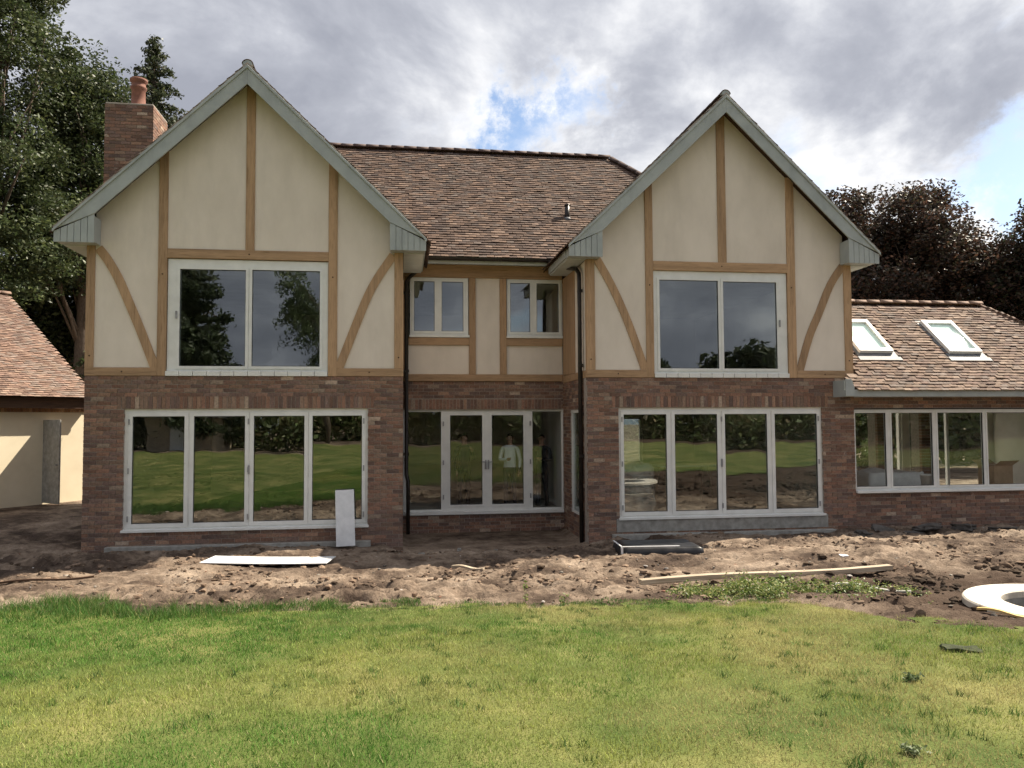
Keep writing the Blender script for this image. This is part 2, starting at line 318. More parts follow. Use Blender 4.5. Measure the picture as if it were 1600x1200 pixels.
def axis(lo, hi, step, far):
    a = list(np.arange(lo, hi+1e-6, step)); g = step; p = a[-1]; q = a[0]; hi_ = []; lo_ = []
    while p < far: g *= 1.25; p += g; hi_.append(p)
    g = step
    while q > -far: g *= 1.25; q -= g; lo_.append(q)
    return np.array(lo_[::-1]+a+hi_)
def dirt_mat():
    m, t, p, out = new_mat('bare_earth'); L = t.links.new
    tc = N(t, 'ShaderNodeTexCoord')
    n = N(t, 'ShaderNodeTexNoise', inp={'Scale': .9, 'Detail': 9, 'Roughness': .68}); L(tc.outputs['Object'], n.inputs['Vector'])
    cr = ramp(t, [(.33, (.042, .030, .024)), (.44, (.092, .066, .050)), (.53, (.20, .15, .112)), (.66, (.325, .255, .195))]); L(n.outputs[0], cr.inputs[0])
    n3 = N(t, 'ShaderNodeTexNoise', inp={'Scale': 14, 'Detail': 8, 'Roughness': .75}); L(tc.outputs['Object'], n3.inputs['Vector'])
    mr = N(t, 'ShaderNodeMapRange', inp={'From Min': .3, 'From Max': .7, 'To Min': .6, 'To Max': 1.3}); L(n3.outputs[0], mr.inputs['Value'])
    mu = N(t, 'ShaderNodeMix', data_type='RGBA', blend_type='MULTIPLY', inp={'Factor': 1}); L(cr.outputs[0], mu.inputs['A']); L(mr.outputs[0], mu.inputs['B'])
    sp = N(t, 'ShaderNodeSeparateXYZ'); L(tc.outputs['Object'], sp.inputs[0])      # damp dark loam round the stone ring
    m1 = N(t, 'ShaderNodeMapRange', inp={'From Min': 9.6, 'From Max': 11.2, 'To Min': 0, 'To Max': 1}); L(sp.outputs[0], m1.inputs['Value'])
    m2 = N(t, 'ShaderNodeMapRange', inp={'From Min': -4.2, 'From Max': -5.6, 'To Min': 0, 'To Max': .9}); L(sp.outputs[1], m2.inputs['Value'])
    mm = N(t, 'ShaderNodeMath', operation='MULTIPLY'); L(m1.outputs[0], mm.inputs[0]); L(m2.outputs[0], mm.inputs[1])
    mx = N(t, 'ShaderNodeMix', data_type='RGBA', inp={'B': (.055, .036, .026, 1)}); L(mm.outputs[0], mx.inputs['Factor']); L(mu.outputs['Result'], mx.inputs['A'])
    L(mx.outputs['Result'], p.inputs['Base Color']); p.inputs['Roughness'].default_value = .97; p.inputs['Specular IOR Level'].default_value = .1
    n2 = N(t, 'ShaderNodeTexNoise', inp={'Scale': 26, 'Detail': 6, 'Roughness': .7}); L(tc.outputs['Object'], n2.inputs['Vector'])
    b = N(t, 'ShaderNodeBump', inp={'Strength': .9, 'Distance': .03}); L(n2.outputs[0], b.inputs['Height']); L(b.outputs[0], p.inputs['Normal'])
    return m
MT['dirt'] = dirt_mat()
xs = axis(-4.5, 19.5, .05, 300); ys = axis(-9.6, .4, .045, 300)
V, Fc = grid(xs, ys, ground_z)
tag(link('ground', np_mesh('ground', V, Fc, smooth=True), MT['dirt']), 'bare brown churned earth round the house', None, None, 'structure')
def lawn_col(x, y):
    """patchy lawn colour: lush green on the left, yellower on the right"""
    g = fbm(x, y, .55, 4, .55); g2 = fbm(x+30, y+11, 2.2, 3)
    g3 = fbm(x+3, y+71, 7, 2); k = np.clip((g-.40)*3.4 + (x-5.8)*.085 + (g2-.5)*1.3 + (g3-.5)*.7 + .14, 0, 1)[:, None]
    a = np.array([.095, .225, .034]); b = np.array([.31, .345, .09])
    tan = (np.clip((fbm(x+60, y+33, .8, 4)-.47)*4.5, 0, .85)*np.clip((x-4.2)/3, 0, 1))[:, None]
    return (a*(1-k)+b*k)*(1-tan)+np.array([.42, .37, .165])*tan
def lawn_mat():
    m, t, p, out = new_mat('lawn_turf'); L = t.links.new
    tc = N(t, 'ShaderNodeTexCoord'); n = N(t, 'ShaderNodeTexNoise', inp={'Scale': .9, 'Detail': 8, 'Roughness': .65}); L(tc.outputs['Object'], n.inputs['Vector'])
    cr = ramp(t, [(.35, (.06, .09, .022)), (.5, (.11, .13, .038)), (.66, (.20, .19, .07))]); L(n.outputs[0], cr.inputs[0]); L(cr.outputs[0], p.inputs['Base Color'])
    p.inputs['Roughness'].default_value = .95; p.inputs['Specular IOR Level'].default_value = .1
    n2 = N(t, 'ShaderNodeTexNoise', inp={'Scale': 60, 'Detail': 4}); L(tc.outputs['Object'], n2.inputs['Vector'])
    b = N(t, 'ShaderNodeBump', inp={'Strength': .8, 'Distance': .02}); L(n2.outputs[0], b.inputs['Height']); L(b.outputs[0], p.inputs['Normal'])
    return m
MT['lawn'] = lawn_mat()
xl = axis(-2, 13, .08, 90); yl = axis(-12, -4, .08, 60)
def lawn_z(x, y): return base_z(x, y)+.012+.012*fbm(x, y, 3, 3)
V, Fc = grid(xl, yl, lawn_z, lambda x, y: (lawn_d(x, y) > .16+.35*(fbm(x, y, 6, 2)-.5)) & (y > -30))
tag(link('lawn', np_mesh('lawn', V, Fc, smooth=True), MT['lawn']), 'mown lawn in front of the bare earth', None, None, 'structure')
def blades(pts, h, w, cols, lean=.5):
    n = len(pts); a = rng.random(n)*2*np.pi; d = np.stack([np.cos(a), np.sin(a), np.zeros(n)], 1)
    b = rng.random(n)*2*np.pi; ln = np.stack([np.cos(b), np.sin(b), np.zeros(n)], 1)*(rng.random(n)*lean*h)[:, None]
    top = pts + ln; top[:, 2] += h*(1-.25*rng.random(n))
    V = np.stack([pts-d*w[:, None], pts+d*w[:, None], top], 1).reshape(-1, 3)
    return V, np.arange(3*n).reshape(-1, 3), cols
def grass():
    n = 1500000
    x = rng.uniform(-3.5, 14, n); y = -13.2 + (rng.random(n)**.85)*9.0
    fwd = (x-CX)*math.sin(yaw)+(y-CY)*math.cos(yaw); lat = (x-CX)*math.cos(yaw)-(y-CY)*math.sin(yaw)
    ok = (lawn_d(x, y) > -.2) & (fwd > 2.6) & (np.abs(lat) < fwd*.72+.5)
    ok &= rng.random(n) < np.clip(.35+1.1*fbm(x, y, 5, 2), 0, 1)*np.clip((lawn_d(x, y)+.22)/.75*(.3+1.4*fbm(x+8, y, 3, 2)), 0, 1)
    x, y = x[ok], y[ok]; n = len(x); d = lawn_d(x, y)
    h = .010+.036*rng.random(n)**1.5*(.3+1.3*fbm(x, y, 2.6, 3)); w = .0016+.0014*rng.random(n)
    c = lawn_col(x, y); c *= (.40+.95*rng.random(n))[:, None]
    dry = rng.random(n) < .10+.12*np.clip((x-5)/5, 0, 1); c[dry] = np.array([.40, .35, .17])*(.7+.5*rng.random(dry.sum()))[:, None]
    P = np.stack([x, y, np.where(d > .12, lawn_z(x, y), ground_z(x, y))-.004], 1)
    return blades(P, h, w, c, .9)
V, Fc, c = grass()
def tufts():
    m = 2600; x = rng.uniform(-3, 13, m); y = -13+rng.random(m)*8; ok = (lawn_d(x, y) > .1) & (rng.random(m) < np.clip(fbm(x+4, y+9, .8, 3)*2.6-.75, .05, 1)); x, y = x[ok], y[ok]; k = 26
    sc = .6+.9*rng.random(len(x)); X = np.repeat(x, k)+rng.normal(0, .028, len(x)*k)*np.repeat(sc, k); Y = np.repeat(y, k)+rng.normal(0, .028, len(x)*k)*np.repeat(sc, k)
    h = (.025+.04*rng.random(len(X)))*np.repeat(sc, k); cc = np.repeat(np.array([(.065, .15, .028), (.10, .19, .04), (.20, .23, .07), (.05, .11, .025)])[rng.integers(4, size=len(x))], k, 0)*(.5+.8*rng.random(len(X)))[:, None]
    return blades(np.stack([X, Y, lawn_z(X, Y)-.004], 1), h, .002+.0015*rng.random(len(X)), cc, 1.0)
V2, F2, c2 = tufts(); Fc = np.concatenate([Fc, F2+len(V)]); V = np.concatenate([V, V2]); c = np.concatenate([c, c2])
tag(link('grass', np_mesh('grass', V, Fc, c), MT['grassblade']), 'short patchy grass blades of the lawn', None, None, 'stuff')
def tall_grass():
    n = 190000; x = rng.uniform(-3, 9.6, n); y = rng.uniform(-7.2, -3.6, n); d = lawn_d(x, y)
    wide = np.interp(x, [-3, 3, 4.6, 5.2, 9], [.75, .7, .45, .16, .12])
    ok = (d > -.18) & (d < wide) & (rng.random(n) < np.clip(fbm(x, y, 2.5, 3)*2.3-.55, .03, 1)); x, y = x[ok], y[ok]; n = len(x)
    tall = np.interp(x, [-3, 3.2, 4.8, 5.4, 9], [.17, .15, .10, .05, .045])
    h = tall*(.4+.7*rng.random(n)); w = .0022+.0018*rng.random(n)
    c = np.array([.06, .135, .025])*(.6+.8*rng.random(n))[:, None]; k = rng.random(n) < .12; c[k] = np.array([.22, .22, .08])
    return blades(np.stack([x, y, np.maximum(lawn_z(x, y), ground_z(x, y))-.01], 1), h, w, c, 1.0)
V, Fc, c = tall_grass()
tag(link('tall_grass', np_mesh('tall_grass', V, Fc, c), MT['grassblade']), 'longer unmown grass along the edge of the earth', None, None, 'stuff')
ICO = None
def lumps(P, size, cols, name, mat, flat=.6, kind='stuff', jit=.35):
    global ICO
    if ICO is None:
        bm = bmesh.new(); bmesh.ops.create_icosphere(bm, subdivisions=1, radius=1); bm.verts.ensure_lookup_table()
        ICO = (np.array([v.co[:] for v in bm.verts]), np.array([[v.index for v in f.verts] for f in bm.faces])); bm.free()
    v0, f0 = ICO; n = len(P)
    S = np.stack([size*(.7+.7*rng.random(n)), size*(.7+.7*rng.random(n)), size*flat*(.6+.8*rng.random(n))], 1)
    a = rng.random(n)*2*np.pi; ca, sa = np.cos(a), np.sin(a)
    V = v0[None]*(1+jit*(rng.random((n, len(v0), 1))*2-1))*S[:, None]
    X = V[..., 0]*ca[:, None]-V[..., 1]*sa[:, None]; Y = V[..., 0]*sa[:, None]+V[..., 1]*ca[:, None]
    V = np.stack([X, Y, V[..., 2]], -1)+P[:, None]
    Fc = f0[None]+len(v0)*np.arange(n)[:, None, None]
    return link(name, np_mesh(name, V.reshape(-1, 3), Fc.reshape(-1, 3), np.repeat(cols, len(f0), 0)), mat, None, kind)
def clods():
    n = 60000; x = rng.uniform(-4, 19, n); y = rng.uniform(-9.3, -.15, n); d = lawn_d(x, y)
    dens = np.clip((fbm(x+7, y+3, 1.0, 4, .6)-.42)*4.5, .03, 1)
    ok = (d < .1) & (rng.random(n) < dens*np.where((x > 9.8) & (y < -4.5), 1, .55)); x, y = x[ok], y[ok]; n = len(x)
    s = .007+.042*rng.random(n)**4
    s = np.where((x > 10.2) & (y < -4.6), s*1.5, s)
    dark = np.clip((x-9.8)/1.4, 0, 1)*np.clip((-4.4-y)/1, 0, 1)
    c = np.array([.19, .135, .097])*(.30+1.0*rng.random(n))[:, None]*(1-.7*dark)[:, None]
    return lumps(np.stack([x, y, ground_z(x, y)+s*.15], 1), s, c, 'soil_clods', MT['clod'])
def pebbles():
    n = 1400; x = rng.uniform(-4, 19, n); y = rng.uniform(-9, -.1, n); ok = lawn_d(x, y) < 0; x, y = x[ok], y[ok]; n = len(x); s_ = .006+.022*rng.random(n)**3
    c = np.array([(.30, .27, .23), (.22, .12, .085), (.36, .33, .30), (.16, .14, .12)])[rng.integers(4, size=n)]*(.7+.5*rng.random(n))[:, None]
    return lumps(np.stack([x, y, ground_z(x, y)+s_*.35], 1), s_, c, 'pebbles', MT['clod'])
tag(pebbles(), 'scattered pebbles and brick crumbs on the earth', None, None, 'stuff')
tag(clods(), 'loose crumbs and clods of dry soil on the earth', None, None, 'stuff')
# ================================================================== HOUSE
H = empty('house', (0, 0, 0), 0, 'large new brick and timber framed house with twin cream gables', 'house')
W, XR, YR, YC = 5.581, 9.144, .136, 2.45
ZS, ZB, ZE, ZA, EB, OV = 2.74, 5.06, 5.265, 8.35, .417, .34
KG = (ZA-ZE)/(W/2+EB); YB = 8.55
def pal(n, P, wt_=None, lo=.75, hi=1.25):
    P = np.array(P); i = rng.choice(len(P), n, p=wt_); return P[i]*(lo+(hi-lo)*rng.random(n))[:, None]
BRICK = [(.15, .085, .064), (.19, .10, .07), (.12, .077, .066), (.18, .118, .088), (.22, .13, .09), (.10, .068, .06), (.30, .225, .175)]
BRICK = [(.95*a_+.050, .98*b_+.032, .95*c_+.024) for a_, b_, c_ in BRICK]
BRW = [.26, .22, .18, .14, .1, .06, .04]
def brick_rects(x0, x1, z0, z1, holes=(), soldiers=()):
    out = []; hs = list(holes)+[(a, b, z, z+.225) for a, b, z in soldiers]; row = 0; z = z1
    while z > z0+.02:
        zb = max(z-.065, z0); mid = (z+zb)/2
        iv = [(x0, x1)]
        for h in hs:
            if h[2] < mid < h[3]:
                nv = []
                for a, b in iv:
                    if h[1] <= a or h[0] >= b: nv.append((a, b)); continue
                    if h[0] > a: nv.append((a, h[0]))
                    if h[1] < b: nv.append((h[1], b))
                iv = nv
        off = (.1125 if row % 2 else 0)
        for a, b in iv:
            k = math.floor((a-x0-off)/.225)
            while True:
                p = x0+off+k*.225; k += 1
                if p > b: break
                l, r = max(p, a), min(p+.215, b)
                if r-l > .03: out.append((l, r, zb, z))
        z -= .075; row += 1
    for a, b, zz in soldiers:
        n = int(round((b-a)/.075)); s = (b-a)/n
        out += [(a+i*s+.005, a+(i+1)*s-.005, zz+.004, zz+.219) for i in range(n)]
    return out
BRM = []
for i in range(60):
    V, Fc = boxes_np([[0, 0, 0]], [[.1075, 0, 0]], [[0, .05, 0]], [[0, 0, .0325]])
    V = V + rng.normal(0, .0015, V.shape); BRM.append(np_mesh('brick', V, Fc, np.repeat(pal(1, BRICK, BRW), 6, 0)))
    BRM[-1].materials.append(MT['brick'])
def lay_bricks(name, rects, O, U, Nn, parent, single=0):
    """rects in (u,z); O origin, U along, Nn outward. The first `single` whole bricks become parts of their own."""
    O, U, Nn = map(np.array, (O, U, Nn)); rects = list(rects); k = 0; rest = []
    for r in rects:
        full = abs(r[1]-r[0]-.215) < .004 and abs(r[3]-r[2]-.065) < .002
        if full and k < single:
            k += 1; o = link('brick', BRM[rng.integers(len(BRM))], None, parent)
            c = O+U*(r[0]+r[1])/2+np.array([0, 0, (r[2]+r[3])/2])+Nn*(-.05+rng.normal(0, .0018))
            o.matrix_basis = Matrix((Vector(U), Vector(-Nn), Vector((0, 0, 1)))).transposed().to_4x4(); o.location = Vector(c)
        else: rest.append(r)
    if rest:
        r = np.array(rest); n = len(r); Z = np.array([0, 0, 1.])
        C = O+U*((r[:, 0]+r[:, 1])/2)[:, None]+Z*((r[:, 2]+r[:, 3])/2)[:, None]+Nn*(-.05+rng.normal(0, .0018, n))[:, None]
        V, Fc = boxes_np(C, U*((r[:, 1]-r[:, 0])/2)[:, None], np.repeat((-Nn*.05)[None], n, 0), Z*((r[:, 3]-r[:, 2])/2)[:, None])
        V = V+rng.normal(0, .0012, V.shape)
        link(name, np_mesh(name, V, Fc, np.repeat(pal(n, BRICK, BRW), 6, 0)), MT['brick'], parent, 'stuff')
def brick_wall_y(y, x0, x1, z0, z1, holes, soldiers, single=0, t=.3):
    """wall facing the garden; mortar core 8 mm behind the brick faces"""
    w = bx('brick_wall', [(a, b, y+.009, y+t, c, d) for a, b, c, d in rect_minus((x0, x1, z0, z1), holes)], MT['mortar'], H)
    lay_bricks('bricks', brick_rects(x0, x1, z0, z1, holes, soldiers), (0, y, 0), (1, 0, 0), (0, -1, 0), w, single)
    return w
GB = -.75
BL = (.671, 4.937, 0, 2.15); BR = (9.764, 14.03, 0, 2.15); DR = (5.60, 9.144, -.07, 2.155)
brick_wall_y(0, 0, W, GB, ZS, [BL], [(.55, 5.06, 2.155)], single=300)
brick_wall_y(YR, XR, XR+W, GB, ZS, [BR], [(9.63, 14.16, 2.155)])
brick_wall_y(YC, W, XR, GB, 2.775, [DR], [(5.62, 9.10, 2.165)])
# flank walls
def brick_wall_x(x, nx, y0, y1, z0, z1, holes=(), t=.3):
    w = bx('brick_wall', [((x-nx*t, x-nx*.009) if nx > 0 else (x+.009, x+t))+(a, b, c, d) for a, b, c, d in rect_minus((y0, y1, z0, z1), holes)], MT['mortar'], H)
    lay_bricks('bricks', brick_rects(y0, y1, z0, z1, holes), (x, 0, 0), (0, 1, 0), (nx, 0, 0), w); return w
SW = (.78, 1.75, -.05, 2.13)
brick_wall_x(XR, -1, YR+.31, YC-.002, GB, ZS, [SW])
brick_wall_x(0, -1, .31, YB, GB, ZS)
brick_wall_x(W, 1, .31, YC-.002, GB, ZS)
bx('inner_wall', [(W-.3, W-.01, YC+.01, YB-.32, -.3, 5.0), (XR+.01, XR+.3, YC+.01, YB-.32, -.3, 5.0), (XR+W-.3, XR+W, YR+.31, YB, -.7, ZS-.01)], MT['plaster'], H)
backh = [(11.6, 12.8, .0, 2.0)]
bx('back_wall', [(a, b, YB-.3, YB-.006, c, d) for a, b, c, d in rect_minus((.17, XR+W-.17, -.6, 5.2), backh)], MT['render'], H)
bx('floor_slab', [(.31, W-.31, .1, YB-.32, -.25, -.03), (W, XR, YC+.02, YB-.32, -.25, -.075), (XR+.31, XR+W-.31, YR+.1, YB-.32, -.25, -.03)], MT['floor'], H)
bx('upper_floor', [(.31, W-.31, .31, YB-.32, 2.40, 2.68), (W, XR, YC+.31, YB-.32, 2.40, 2.68), (XR+.31, XR+W-.31, YR+.31, YB-.32, 2.40, 2.68)], MT['plaster'], H)
bx('upper_ceiling', [(.1, XR+W-.1, 2.7, YB-.32, 5.0, 5.04), (.1, W-.2, .25, 2.69, 5.0, 5.04), (XR+.2, XR+W-.1, YR+.25, 2.69, 5.0, 5.04)], MT['plaster'], H)
# concrete under the doors, kept a little proud or set back as in the photo
bx('concrete_footing', [(.42, 5.0, -.13, .02, -.55, -.27)], MT['concrete'], H, .01)
bx('concrete_footing', [(9.6, 14.2, -.02, YR+.02, -.6, -.30)], MT['concrete'], H, .01)
bx('concrete_plinth', [(9.70, 14.10, YR-.012, YR+.05, -.27, -.012)], MT['concrete'], H, .006)

# ---------------------------------------------------------- windows and doors
def window(name, y, outer, panes, ring=.05, frame='frame', depth=.09, sash=True, parent=None, handles=(), tilt=.0045, glass='glass', plain=()):
    """outer (x0,x1,z0,z1); panes are the glass rectangles; each pane has a sash ring standing proud of the frame"""
    parent = parent or H
    w = bx(name, [(a, b, y, y+depth, c, d) for a, b, c, d in rect_minus(outer, [(p[0]-e_, p[1]+e_, p[2]-e_, p[3]+e_) for p, e_ in [(q_, 0 if i_ in plain else ring*.6) for i_, q_ in enumerate(panes)]])], MT[frame], parent)
    for ip, p in enumerate(panes):
        x0, x1, z0, z1 = p
        if sash and ip not in plain:
            r = ring; o = bx('sash', [(x0-r, x1+r, y-.014, y+depth-.02, z1, z1+r), (x0-r, x1+r, y-.014, y+depth-.02, z0-r, z0), (x0-r, x0, y-.014, y+depth-.02, z0, z1), (x1, x1+r, y-.014, y+depth-.02, z0, z1)], MT[frame], w)
            g = bx('gasket', [(x0, x0+.008, y+.004, y+.03, z0, z1), (x1-.008, x1, y+.004, y+.03, z0, z1), (x0+.008, x1-.008, y+.004, y+.03, z1-.008, z1), (x0+.008, x1-.008, y+.004, y+.03, z0, z0+.008)], MT['black'], w)
        cx, cz = (x0+x1)/2, (z0+z1)/2; hx, hz = (x1-x0)/2+.004, (z1-z0)/2+.004
        V, Fc = boxes_np([[0, 0, 0]], [[hx, 0, 0]], [[0, .01, 0]], [[0, 0, hz]])
        g = link('pane', np_mesh('pane', V, Fc), MT[glass], w); g.location = (cx, y+.028, cz); g.rotation_euler = (random.gauss(0, tilt), 0, random.gauss(0, tilt))
    for hx, hz, hh in handles:
        bx('handle', [(hx-.014, hx+.014, y-.05, y-.012, hz-hh/2, hz+hh/2)], MT['metal'], w, .005)
    return w
zg = (.11, 2.02)
bl = window('bifold_door', .05, BL, [(a, b, *zg) for a, b in ((.805, 1.690), (1.851, 2.740), (2.894, 3.791), (3.934, 4.831))], .066, handles=[(2.815, 1.05, .16)])
br = window('bifold_door', YR+.05, BR, [(a, b, *zg) for a, b in ((9.875, 10.749), (10.917, 11.802), (11.961, 12.855), (13.018, 13.93))], .066, handles=[(11.88, 1.05, .16)])
for o, (x0, x1) , y in ((bl, BL[:2], .05), (br, BR[:2], YR+.05)):
    bx('threshold', [(x0-.02, x1+.02, y-.09, y+.08, -.035, .012)], MT['frame'], o, .004)
    for hx in ((x0+.075), (x0+x1)/2-.005, x1-.075):
        for hz in (.2, 1.05, 1.92): bx('hinge', [(hx-.011, hx+.011, y-.028, y-.012, hz-.05, hz+.05)], MT['metal'], o)
w = window('upper_window', .03, (1.372, 4.202, 2.835, 4.872), [(1.58, 2.729, 2.925, 4.69), (2.842, 4.056, 2.925, 4.70)], .05, depth=.12, handles=[(1.53, 3.85, .14)])
bx('window_sill', [(1.36+i*.2375, 1.36+(i+1)*.2375-.008, -.03, .10, 2.745, 2.832) for i in range(12)], MT['frame'], w, .004)
w = window('upper_window', YR+.03, (10.515, 13.325, 2.835, 4.88), [(10.635, 11.86, 2.93, 4.70), (11.965, 13.105, 2.93, 4.69)], .05, depth=.12, handles=[(13.155, 3.85, .14)])
bx('window_sill', [(10.51+i*.2355, 10.51+(i+1)*.2355-.008, YR-.03, YR+.10, 2.745, 2.832) for i in range(12)], MT['frame'], w, .004)
for x0, x1, g in ((5.742, 7.02, ((5.829, 6.277), (6.432, 6.91))), (7.883, 9.137, ((7.958, 8.407), (8.553, 9.056)))):
    w = window('casement_window', YC+.0, (x0, x1, 3.79, 5.07), [(a, b, 3.885, 4.985) for a, b in g], .045, depth=.12)
    bx('window_sill', [(x0-.02, x1+.02, YC-.07, YC+.05, 3.745, 3.795)], MT['frame'], w, .005)
    for a, b in g: bx('handle', [((b if a == g[0][0] else a)+(-.03 if a == g[0][0] else .03)-.008, (b if a == g[0][0] else a)+(-.03 if a == g[0][0] else .03)+.008, YC+.02+.12, YC+.16, 4.3, 4.42)], MT['metal'], w)
fd = window('french_door', YC+.06, DR, [(5.665, 6.42, -.02, 2.115), (6.617, 7.326, .075, 2.036), (7.538, 8.245, .075, 2.036), (8.452, 9.11, -.02, 2.115)], .042, plain=(0, 3), glass='clear', handles=[(7.40, .95, .2), (7.46, .95, .2)])
bx('threshold', [(DR[0], DR[1]-.01, YC-.05, YC+.14, -.125, -.06)], MT['frame'], fd, .004)
for dx in (7.40, 7.46): bx('lever', [(dx-(.1 if dx < 7.43 else 0), dx+(.1 if dx > 7.43 else 0), YC-.02, YC+.0, 1.0, 1.02)], MT['metal'], fd, .004)
for hz in (.25, 1.0, 1.85):
    for hx in (6.47, 8.40): bx('hinge', [(hx-.014, hx+.014, YC+.03, YC+.05, hz-.05, hz+.05)], MT['metal'], fd)
# narrow window in the flank of the right wing
sw = bx('flank_window', [(XR+.03, XR+.11, a, b, c, d) for a, b, c, d in rect_minus(SW, [(SW[0]+.06, SW[1]-.06, SW[2]+.06, SW[3]-.06)])], MT['frame'], H)
bx('pane', [(XR+.06, XR+.08, SW[0]+.06, SW[1]-.06, SW[2]+.06, SW[3]-.06)], MT['glass'], sw)
for h in backh:
    x0, x1, z0, z1 = h; m = (x0+x1)/2
    window('back_window', YB-.2, h, [(x0+.07, m-.04, z0+.07, z1-.07), (m+.04, x1-.07, z0+.07, z1-.07)], .02, sash=False)

# ---------------------------------------------------------- timber frame and render
def post(x0, x1, z0, z1, y, t=.12): return bx('timber_post', [(x0, x1, y-.012, y+t, z0, z1)], MT['oak'], H, .006)
def beam(x0, x1, z0, z1, y, t=.12): return bx('timber_beam', [(x0, x1, y-.012-.002, y+t, z0, z1)], MT['oakh'], H, .006)
def brace(pts, y, w=.155):
    P = [Vector((x, 0, z)) for x, z in pts]
    # smooth the curve
    S = []
    for i in range(len(P)-1):
        p0, p1, p2, p3 = P[max(i-1, 0)], P[i], P[i+1], P[min(i+2, len(P)-1)]
        for k in range(4):
            t = k/4; S.append(.5*((2*p1)+(p2-p0)*t+(2*p0-5*p1+4*p2-p3)*t*t+(3*p1-p0-3*p2+p3)*t**3))
    S.append(P[-1]); n = len(S); a = []; b = []
    for i in range(n):
        d = (S[min(i+1, n-1)]-S[max(i-1, 0)]).normalized(); nn = Vector((-d.z, 0, d.x)); a.append(S[i]+nn*w/2); b.append(S[i]-nn*w/2)
    V = []; Fs = []
    for yy in (y-.008, y+.10): V += [(p.x, yy, p.z) for p in a]+[(p.x, yy, p.z) for p in b]
    for i in range(n-1):
        Fs += [(i, i+1, n+i+1, n+i), (2*n+i, 3*n+i, 3*n+i+1, 2*n+i+1), (i, 2*n+i, 2*n+i+1, i+1), (n+i, n+i+1, 3*n+i+1, 3*n+i)]
    Fs += [(0, n, 3*n, 2*n), (n-1, 3*n-1, 4*n-1, 2*n-1)]
    me = bpy.data.meshes.new('timber_brace'); me.from_pydata(V, [], Fs); me.update()
    bm = bmesh.new(); bm.from_mesh(me); bmesh.ops.recalc_face_normals(bm, faces=bm.faces); bm.to_mesh(me); bm.free()
    return link('timber_brace', me, MT['oak'], H)
def gable(x0, y, braceL, braceR, posts, head, win):
    xc = x0+W/2
    top = lambda x: ZA-.16-KG*abs(x-xc)
    for a, b in posts['outer']: post(a, b, 2.895, 5.10, y)
    for a, b in posts['inner']: post(a, b, 2.895 if False else ZS+.005, top((a+b)/2)+.10, y)
    a, b = posts['apex']; post(a, b, head[1], top(xc)-.06, y)
    beam(posts['inner'][0][1], posts['inner'][1][0], head[0], head[1], y)
    beam(x0-.004, posts['inner'][0][0]+.0, ZS+.005, 2.895, y); beam(posts['inner'][1][1], x0+W+.004, ZS+.005, 2.895, y)
    # oak sits on the bricks: close the band behind the sill
    bx('wall_core', [(posts['inner'][0][1], posts['inner'][1][0], y+.13, y+.28, ZS-.02, 2.84)], MT['plaster'], H)
    i0, i1 = posts['inner']; o0, o1 = posts['outer']
    def panel(a, b, z0):
        pts = [(a, z0), (b, z0), (b, top(b)+.02)] + ([(xc, top(xc)+.02)] if a < xc < b else []) + [(a, top(a)+.02)]
        prism('render_panel', pts, y+.014, y+.20, MT['render'], H)
    panel(o0[1], i0[0], 2.895); panel(i1[1], o1[0], 2.895)
    panel(i0[1], posts['apex'][0], head[1]); panel(posts['apex'][1], i1[0], head[1])
    brace(braceL, y); brace(braceR, y)
    for px_, pz_ in ((i0[0]+.08, head[0]-.3), (i1[0]+.08, head[0]-.3), (o0[0]+.08, 3.1), (o1[0]+.08, 3.1), (x0+.62, 2.82), (x0+W-.62, 2.82), (xc+.0, head[1]-.08)):
        tube('peg', [(px_, y-.02, pz_), (px_, y+.02, pz_)], .014, MT['darkwood'], H, 8)
    # ------------- bargeboards, eave boxes
    yb = y-OV; inner = lambda x: ZA-.34-KG*abs(x-xc)
    for s in (-1, 1):
        X = lambda d: xc+s*d
        de = W/2+EB; db = W/2-.24
        prism('bargeboard', [(X(0), ZA), (X(de), ZE), (X(db), inner(X(db))), (X(0), ZA-.34)], yb-.035, yb, MT['barge'], H, .004)
        prism('barge_moulding', [(X(0), ZA+.012), (X(de+.015), ZE+.0), (X(de+.015), ZE-.05), (X(0), ZA-.05)], yb-.06, yb-.036, MT['barge'], H, .004)
        # boarded end of the eave box: upright boards with open joints
        e = prism('eave_box', [(X(de-.012), ZB+.01), (X(de-.012), ZE-.04), (X(db+.01), inner(X(db))-.03), (X(db+.01), ZB+.01)], yb+.0, y-.02, MT['barge'], H)
        nb = 6
        for i in range(nb):
            d0 = db+(de-db)*i/nb+(.004 if i else 0); d1 = db+(de-db)*(i+1)/nb-.004*(i < nb-1)
            zt = lambda d: inner(X(db))+(ZE-.03-inner(X(db)))*(d-db)/(de-db)
            prism('board', [(X(d0), ZB-.012), (X(d1), ZB-.012), (X(d1), zt(d1)), (X(d0), zt(d0))], yb-.022, yb-.002, MT['barge'], e, .003)
        # boxed soffit running back under the eave
        xa, xb_ = sorted((X(de-.03), X(W/2+.012)))
        yend = YB+.3 if (s < 0 and x0 < 1) or (s > 0 and x0 > 1) else YC-.55
        bx('soffit', [(xa, xb_, y-.018, yend, ZB+.0, ZB+.03)], MT['soffit'], H)
        xf = X(de); xa, xb_ = sorted((xf, xf-s*.025)); bx('fascia', [(xa, xb_, y-.018, yend, ZB+.031, ZE-.02)], MT['barge'], H)
        # roof deck
        yd = YB+.34
        prism('roof_deck', [(X(0), ZA-.005), (X(de+.02), ZE-.022), (X(de+.02), ZE-.05), (X(0), ZA-.15)], yb+.001, yd, MT['darkwood'], H)
        prism('verge_mortar', [(X(0), ZA+.055), (X(de), ZE+.05), (X(de), ZE+.013), (X(0), ZA+.013)], yb-.045, yb+.05, MT['mortar'], H)
